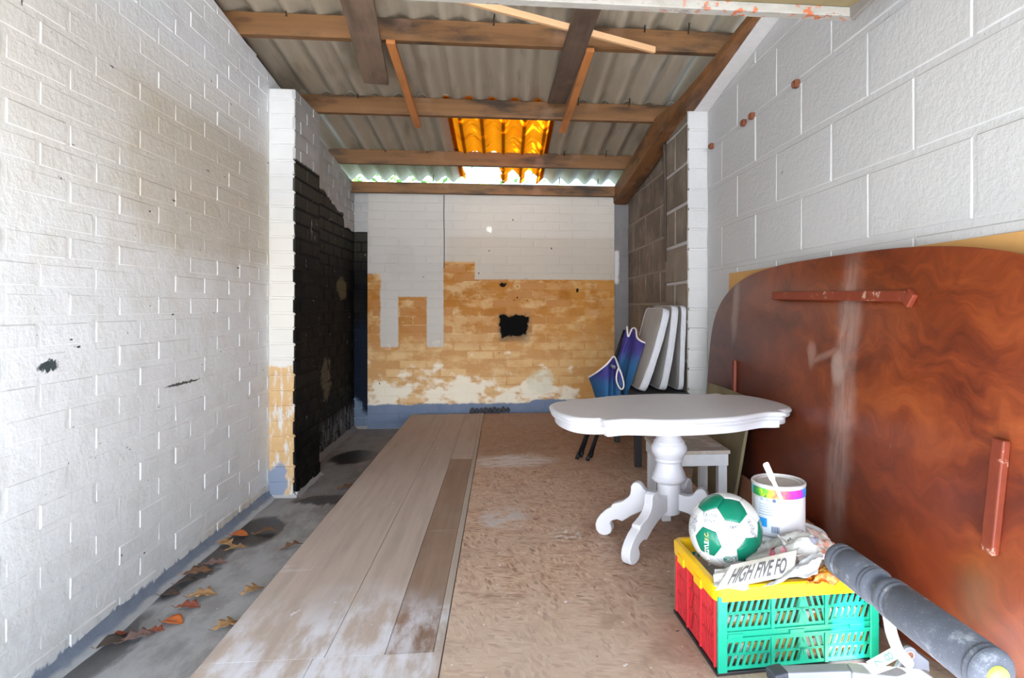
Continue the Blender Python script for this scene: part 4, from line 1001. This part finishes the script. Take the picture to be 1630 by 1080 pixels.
def text_mesh(s, bold=False):
    cu = bpy.data.curves.new('t', 'FONT'); cu.body = s; cu.size = 1; cu.resolution_u = 3
    if bold: cu.offset = .022
    o = bpy.data.objects.new('t', cu); C.objects.link(o); dg = bpy.context.evaluated_depsgraph_get(); dg.update()
    me = bpy.data.meshes.new_from_object(o.evaluated_get(dg)); bpy.data.objects.remove(o)
    bm = bmesh.new(); bm.from_mesh(me)
    bmesh.ops.triangulate(bm, faces=bm.faces)
    for _ in range(1): bmesh.ops.subdivide_edges(bm, edges=[e for e in bm.edges if e.calc_length() > .15], cuts=2)
    bm.to_mesh(me); bm.free()
    xs = [v.co.x for v in me.vertices]; ys = [v.co.y for v in me.vertices]
    return me, min(xs), max(xs), min(ys), max(ys)
def lettering(name, s, fn, mat, parent, bold=True):
    me, x0, x1, y0, y1 = text_mesh(s, bold)
    for v in me.vertices: v.co = fn((v.co.x-x0)/(x1-x0), (v.co.y-y0)/(y1-y0))
    return link(name, me, mat, parent)
tx = plain('white_print', (.85,.85,.85), .4); gold = plain('gold_print', srgb(214,170,96), .4); blk = plain('black_print', (.03,.03,.03), .5)
def argyle(s, t):   # reads upwards along the left green panel
    q = s*s*26; return ballp(392-86*s+42*s*s-t*(44+10*s)-(1-s)*14, 915-268*s+t*26*(1-s), 1.003)
lettering('lettering', 'H ARGYLE', argyle, tx, ball)
lettering('lettering', 'F.C.', lambda s, t: ballp(350-8*s-t*48, 640-92*s-4*t, 1.003), gold, ball)
# club roundel on the white panel below
gp = plain('green_print', srgb(20,120,100), .4)
def arc(cx, cy, r, a0, a1, w, n=14):
    m = MB(); m.grid(lambda u, v: ballp(cx+(r-w*v)*math.cos(math.radians(a0+(a1-a0)*u)), cy-(r-w*v)*.62*math.sin(math.radians(a0+(a1-a0)*u)), 1.003), n, 1); return m
for (cx, cy, r, a0, a1, w_) in ((575,838,58,10,350,14),(575,838,30,0,330,12),(640,812,26,-80,150,12),(540,838,16,0,360,16)):
    arc(cx, cy, r, a0, a1, w_).build('emblem', gp, ball)
for j in range(3): arc(672, 795+j*24, 14, 0, 320, 7, 8).build('emblem', gp, ball)
# scribbled signatures
ig = plain('signature_ink', (.10,.10,.13), .5)
def scribble(cx, cy, w_, h_, ang, seed):
    rr_ = random.Random(seed); n = 26; pts = []
    for i in range(n):
        t = i/(n-1); a = w_*(t-.5)+rr_.uniform(-.05,.05)*w_; b = h_*(.5*math.sin(i*1.9+seed)+rr_.uniform(-.35,.35))*(1-.4*t)
        pts.append(ballp(cx+a*math.cos(ang)-b*math.sin(ang), cy+a*math.sin(ang)+b*math.cos(ang), 1.002))
    return MB().tube(catmull(pts, 3), .00045, 4).build('signature', ig, ball)
for a in ((600,500,150,70,-.5,1),(600,590,120,60,-.6,2),(640,455,100,40,-.35,3),(370,350,170,50,-.05,4),(360,410,140,40,.05,5),(170,400,110,80,1.2,6),(160,500,110,70,1.0,7),(840,420,130,60,.9,8),(860,510,110,50,1.1,9)): scribble(*a)
# ------------------------------------------------------------------ crumpled newspaper
def mat_news(name, tint, lines=True, hue=None):
    t = NT(name); x, y, z = t.obj(); n = t.noise(t.P, 14, 4); f = t.noise(t.vec(x*60, y*60, z*60), 3, 2)
    u = t.n('TexCoord'); q = t.n('SeparateXYZ'); t.t.links.new(u.outputs['UV'], q.inputs[0]); U, V = E(t, q.outputs[0]), E(t, q.outputs[1])
    c = t.mix(n, tuple(k*.86 for k in tint), tint)
    if lines:
        ln_ = t.ss(t.math('SINE', V*190), .0, .5)*t.ss(t.math('SINE', U*19+1), -.8, -.6)*t.ss(t.noise(t.vec(U*120, V*30, 0), 1, 1), .35, .5)
        blk_ = t.ss(t.noise(t.vec(U*3, V*4, .5), 1, 0), .5, .52)
        c = t.mix(ln_*blk_*.55, c, (.22,.22,.24))
        ph = t.ss(t.noise(t.vec(U*2.6+4, V*3.4, .5), 1, 0), .60, .63); c = t.mix(ph*.6, c, t.mix(f, (.25,.24,.25), (.62,.58,.56)))
    if hue: c = t.mix(t.ss(t.noise(t.vec(U*4, V*5, 2), 1, 2), .45, .6), c, hue)
    return t.done(c, .8, n, .15, .003)
def paper(name, corners, amp, sc, seed, mat, label=None, cat=None, group=None, bulge=0, n=26, parent=None, curl=0):
    a, b, c, d = [Vector(p) for p in corners]   # TL TR BR BL
    nn = (b-a).cross(d-a).normalized()
    if nn.z < 0: nn = -nn
    def P(u, v):
        p = a.lerp(b, u).lerp(d.lerp(c, u), v); q = Vector((u*sc, v*sc, seed*7.3))
        e = mnoise.noise(q)+.5*abs(mnoise.noise(q*2.1))-.25+.22*mnoise.noise(q*4.3)
        return p+nn*(amp*e+bulge*math.sin(math.pi*u)*math.sin(math.pi*v))+Vector((mnoise.noise(q*1.7), mnoise.noise(q*1.7+Vector((9,0,0))), 0))*amp*.4+nn*curl*v*v
    m = MB(); m.grid(P, n, n); me = m.mesh(name, 60)
    uv = me.uv_layers.new(name='UVMap')
    for lp in me.loops:
        i = lp.vertex_index; uv.data[lp.index].uv = ((i % (n+1))/n, (i//(n+1))/n)
    o = link(name, me, mat, parent)
    s = o.modifiers.new('s', 'SOLIDIFY'); s.thickness = .0007
    if label: tag(o, label, cat, group)
    return o, P, nn
N_w, N_g, N_c, N_p = mat_news('newsprint_white', (.56,.55,.53)), mat_news('newsprint_grey', (.46,.445,.42)), mat_news('cream_paper', (.68,.65,.58), False), mat_news('pink_tinted_page', (.60,.53,.50), True, srgb(206,140,120))
NG = 'crumpled newspaper sheets in the crate'
paper('newspaper_sheet', [W(.02,.34,.20),W(.47,.34,.21),W(.47,.02,.205),W(.02,.02,.195)], .018, 4, 3, N_g, 'flat bottom sheet of newspaper lining the top of the crate', 'newspaper', NG)
o, P, nn = paper('newspaper_sheet', [at(1196,868,1.92),at(1262,845,1.95),at(1275,905,1.80),at(1172,922,1.80)], .018, 3.0, 5, N_g, 'crumpled grey newspaper sheet with a red headline beside the football', 'newspaper', NG, .012)
red = plain('red_print', srgb(204,84,108), .6)
lettering('headline', 'Kitch', lambda s, t: P(.46+.20*t, .90-.62*s)+nn*.0022, red, o)
m = MB(); m.grid(lambda u, v: P(.80+.10*v*math.cos(6.283*u), .62+.12*v*math.sin(6.283*u))+nn*.0022, 20, 3); m.build('round_photo', plain('pink_print', srgb(216,140,150), .6, .3, 90), o)
o, P, nn = paper('newspaper_sheet', [at(1236,850,1.90),at(1298,846,1.90),at(1336,890,1.79),at(1266,884,1.80)], .024, 2.6, 11, N_w, 'crumpled pale newspaper sheet heaped highest beside the tin', 'newspaper', NG, .018)
for i in range(2): 
    m = MB(); m.grid(lambda u, v: P(.16+.06*i+.028*u, .14+.12*v)+nn*.002, 2, 4); m.build('headline_bar', plain('dark_print', (.08,.08,.09), .6), o)
m = MB(); m.grid(lambda u, v: P(.50+.30*u, .50+.16*v+.04*math.sin(u*5))+nn*.0018, 8, 6); m.build('printed_photo', plain('grey_print', srgb(122,120,134), .6, .5, 60), o)
paper('newspaper_sheet', [at(1283,840,1.90),at(1314,852,1.86),at(1352,890,1.74),at(1312,884,1.76)], .012, 3, 17, N_p, 'pinkish newspaper page crumpled against the far right corner of the crate', 'newspaper', NG, .01)
paper('newspaper_sheet', [at(1138,905,1.80),at(1190,899,1.80),at(1192,938,1.745),at(1136,936,1.745)], .012, 2.5, 23, N_w, 'small white newspaper sheet folded below the football', 'newspaper', NG, .006)
o, P, nn = paper('newspaper_strip', [at(1163,900,1.79),at(1268,876,1.805),at(1264,916,1.762),at(1138,941,1.735)], .0015, 1.5, 29, N_c, 'cream newspaper strip with large grey headline letters at the crate front', 'newspaper', NG, .012)
lettering('headline', 'HIGH FIVE FO', lambda s, t: P(.13+.75*s, .90-.62*t)+nn*.0035, plain('grey_headline_ink', srgb(86,86,90), .6), o, True)
paper('newspaper_strip', [at(1252,902,1.80),at(1312,878,1.80),at(1300,912,1.745),at(1215,936,1.735)], .014, 2.4, 31, mat_news('bluish_white_paper', (.62,.64,.66)), 'pale bluish newspaper strip curling behind the cream headline strip', 'newspaper', NG, .012)
def mat_foil():
    t = NT('orange_gold_wrapper'); x, y, z = t.obj(); n = t.noise(t.P, 24, 3); c = t.ramp(n, [(.3, srgb(92,44,14)), (.45, srgb(206,150,40)), (.55, srgb(210,90,20)), (.75, srgb(238,196,90))]); return t.done(c, .3, n, .3, .004)
paper('snack_wrapper', [at(1290,900,1.80),at(1345,893,1.80),at(1352,926,1.745),at(1282,930,1.74)], .022, 4, 37, mat_foil(), 'shiny orange and gold wrapper among the newspapers at the crate rim', 'wrapper', None, .008)
# ------------------------------------------------------------------ exercise bench frame with foam rollers
RX, RZ = .846, .392
def mat_foam():
    t = NT('dusty_black_foam'); x, y, z = t.obj(); n = t.noise(t.P, 22, 5, .65); f = t.noise(t.P, 260, 2)
    c = t.mix(n, srgb(66,70,80), srgb(100,105,116)); c = t.mix(t.ss(n, .56, .72)*.6, c, srgb(156,158,164)); c = t.mix(t.ss(f, .66, .72)*.5, c, srgb(168,170,176)); return t.done(c, .85, f, .3, .002)
M_foam = mat_foam(); M_lime = plain('lime_plastic', srgb(206,222,96), .4); M_gm = plain('grey_powder_coat', srgb(138,146,162), .45); M_lg = plain('light_grey_plastic', srgb(196,198,204), .45)
eb = thing('exercise_bench', 'grey exercise bench frame with two dark grey foam rollers in front of the crate', 'exercise bench', (RX, 1.33, 0))
def roller(y0, y1, r0, r1):
    L = y1-y0; pr = []
    def ringed(p): return [(p-.005,1.0),(p-.002,.95),(p+.002,.95),(p+.005,1.0)]
    st_ = [(0,.42),(.002,.80),(.010,.965)]+ringed(.020)+ringed(.034)+[(L*.5,1.0)]+ringed(L-.052)+ringed(L-.036)+[(L-.012,.965),(L-.002,.80),(L,.42)]
    m = MB(); rotm = Matrix.Rotation(-math.pi/2, 3, 'X')
    m.lathe([((r0+(r1-r0)*s/L)*f, s) for s, f in st_], 36, (0, y0-1.33, RZ), rotm)
    return m.build('foam_roller', M_foam, eb, 50)
ra = roller(1.335, 1.522, .042, .041); rb_ = roller(1.000, 1.318, .044, .043)
plug = lambda y, r: MB().lathe([(r*.3,-.006),(r*.85,-.004),(r,.0),(r,.01)], 24, (0, y-1.33, RZ), Matrix.Rotation(-math.pi/2, 3, 'X'))
plug(1.333, .020).build('end_plug', M_lime, ra, 50); plug(.996, .020).build('end_plug', M_lime, rb_, 50)
MB().tube([(0,-.32,RZ),(0,.17,RZ)], .012, 12).build('rod', M_gm, eb, True)
o_ = Vector((RX, 1.33, 0))
q = lambda px, py, zc: at(px, py, zc)-o_
MB().tube(catmull([Vector((0,-.005,RZ-.0)), q(1415,985,1.44), q(1419,1008,1.46), q(1430,1036,1.49), q(1446,1056,1.60)], 5), .013, 10).build('strut', M_lg, eb, True)
pc = at(1446, 1042, 1.71); pl_ = []
for a in range(20, 200, 12): pl_.append((.022*math.cos(math.radians(a)), .022*math.sin(math.radians(a))))
pl_ += [(-.045,-.045),(.058,-.048),(.056,-.02)]
def pf(a, b, t): return pc-o_+Vector((a, t, b))
mm = MB().prism(pl_, -.006, .006, pf).build('hinge_plate', M_gm, eb, bevel=.002)
hm = MB(); hm.lathe([(.0095,-.002),(.0095,.002)], 18, tuple(pc-o_+Vector((0,-.0065,0))), Matrix.Rotation(math.pi/2, 3, 'X')); hm.build('pivot_bolt', plain('rusty_bolt', srgb(134,92,78), .6), mm)
hm = MB(); hm.tube([pc-o_+Vector((.0115*math.cos(i*math.pi/8), -.007, .0115*math.sin(i*math.pi/8))) for i in range(16)], .002, 6, closed=True); hm.build('washer', M_lg, mm, True)
b0 = at(1232, 1073, 1.645)-o_; b1 = at(1352, 1069, 1.63)-o_; b2 = at(1440, 1074, 1.62)-o_
MB().beam(b0, b1, .04, .022).build('foot_bar', M_gm, eb, bevel=.004)
MB().beam(b1, b2+Vector((.06,-.02,-.004)), .05, .02).build('foot_bar', plain('pale_grey_powder_coat', srgb(170,176,188), .45), eb, bevel=.004)
MB().beam(b0+Vector((-.012,-.005,-.004)), b0+Vector((.03,0,-.0)), .05, .030).build('foot_cap', plain('dark_grey_rubber', srgb(64,68,80), .6), eb, bevel=.005)
MB().beam(b0+Vector((-.03,-.03,-.014)), b0+Vector((-.014,-.03,-.010)), .03, .02).build('end_plug', M_lime, eb, bevel=.004)
for x in (b0.x+.02, b2.x+.05): MB().beam(Vector((x, b0.y, 0.0)), Vector((x, b0.y, b0.z-.01)), .02, .03, (0,1,0)).build('foot', M_gm, eb)
# scale tag with an 8
ta = at(1384, 1063, 1.50); tb_ = at(1425, 1040, 1.50)
d = (tb_-ta).normalized(); up = Vector((-.30, .35, 1)); up = (up-d*up.dot(d)).normalized(); nn = d.cross(up).normalized(); 
if nn.y > 0: nn = -nn
L = (tb_-ta).length
tg_ = MB().prism([(0,-.013),(L,-.013),(L,.013),(0,.013)], -.002, 0, lambda a, b, t: ta-o_+d*a+up*b+nn*t).build('scale_tag', plain('pale_green_label', srgb(176,214,200), .5), eb)
lettering('numeral', '8', lambda s, t: ta-o_+d*(L*.80-.020*t+.006)+up*(-.009+.018*s)+nn*.0012, plain('green_grey_ink', srgb(70,110,100), .5), tg_, False)
lettering('numeral', '7', lambda s, t: ta-o_+d*(L*.40-.018*t+.006)+up*(-.006+.014*s)+nn*.0012, bpy.data.materials['green_grey_ink'], tg_, False)
# ------------------------------------------------------------------ fallen leaves on the concrete
lc = {'tan': (srgb(150,112,72), srgb(190,152,108)), 'orange': (srgb(176,84,32), srgb(206,120,60)), 'brown': (srgb(104,72,50), srgb(140,104,76)), 'red': (srgb(128,58,40), srgb(164,86,62)), 'dark': (srgb(58,50,46), srgb(88,76,70)), 'purple': (srgb(108,84,80), srgb(140,116,110))}
lm = {k: plain(k+'_dry_leaf', tuple((a+b)/2 for a, b in zip(*v)), .75, .25, 60, .3) for k, v in lc.items()}
def leaf(px, py, L, ang, kind, label, lobes=True, lift=.012):
    zc = (H-ZF)/((py-488)/1000); p = at(px, py, zc); rr_ = random.Random(px*7+py); n = 22
    half = []
    for i in range(n+1):
        t = i/n; wd_ = .40*math.sin(math.pi*min(1, t*1.02))**.7*(.55+.6*t if t < .65 else 1.0-.35*(t-.65))
        if lobes: wd_ *= .72+.34*math.sin(t*19+.6)
        half.append((t, max(.006, wd_)))
    m = MB(); cu = rr_.uniform(.10,.22); tw = rr_.uniform(-.5,.5)
    def P(u, v):  # u along, v -1..1 across
        i = min(n, round(u*n)); w_ = half[i][1]*v
        return Vector((L*(u-.5), L*w_, L*(cu*abs(w_)*1.6+.10*math.sin(u*3+tw)+tw*w_*.35)+.05*L*mnoise.noise(Vector((u*4, v*2, px)))))
    m.grid(lambda a, b: P(a, b*2-1), n, 4)
    o = m.build('dry_leaf', lm[kind], None, True, solid=.0009)
    zmin = min(v.co.z for v in o.data.vertices)
    o.location = (p.x, p.y, ZF-zmin+.001); o.rotation_euler = (0, 0, math.radians(ang))
    tag(o, label, 'leaf', 'dry leaves on the concrete')
    m = MB(); s0 = P(0, 0); m.tube([s0+Vector((-.16*L,.01*L,.01)), s0, P(.3,0)+Vector((0,0,.0015)), P(.7,0)+Vector((0,0,.0015)), P(1,0)+Vector((0,0,.001))], [.0012,.0014,.0012,.001,.0005], 5)
    m.build('stem', lm['brown' if kind != 'brown' else 'tan'], o, True)
leaf(359,868,.115,150,'tan','curled tan leaf against the wall fillet beside the wet patch')
leaf(375,875,.10,20,'tan','tan oak leaf touching the curled one beside the wet patch')
leaf(381,854,.085,10,'orange','smooth orange leaf lying in the dark wet patch', False)
leaf(424,849,.11,15,'brown','long brown lobed leaf on the right edge of the wet patch')
leaf(464,873,.11,30,'brown','brown leaf pressed against the edge of the floor boards')
leaf(552,778,.13,5,'brown','small dark brown leaf tucked at the board edge near the pier')
leaf(316,914,.12,30,'brown','rolled brown leaf in the dark debris beside the left wall')
leaf(342,900,.10,20,'purple','dusty grey-brown leaf nearest the wall behind the rolled brown one')
leaf(322,951,.105,18,'tan','tan lobed leaf alone on bare concrete in the middle of the strip')
leaf(402,944,.10,55,'tan','tan leaf standing slightly on edge close to the boards')
leaf(299,969,.09,5,'red','rust red leaf between the tan one and the orange one')
leaf(274,993,.085,-10,'orange','pointed orange leaf lying flat on grey concrete', False)
leaf(218,1018,.11,35,'purple','flat purple-brown leaf nearest to the camera by the wall')
leaf(191,1013,.055,70,'red','tiny red leaf scrap upright at the wall fillet', False)
leaf(361,999,.10,50,'tan','pale tan leaf lying half against the near board edge')
leaf(248,1006,.06,10,'red','small red leaf behind the flat purple-brown leaf')
leaf(270,948,.075,10,'dark','blackened wet leaf beside the wall fillet', False)
leaf(178,1027,.09,40,'dark','dark rotten leaf lying in the wall corner at the front', False)
leaf(296,928,.08,30,'dark','black soggy leaf clump under the rolled brown leaf', False)
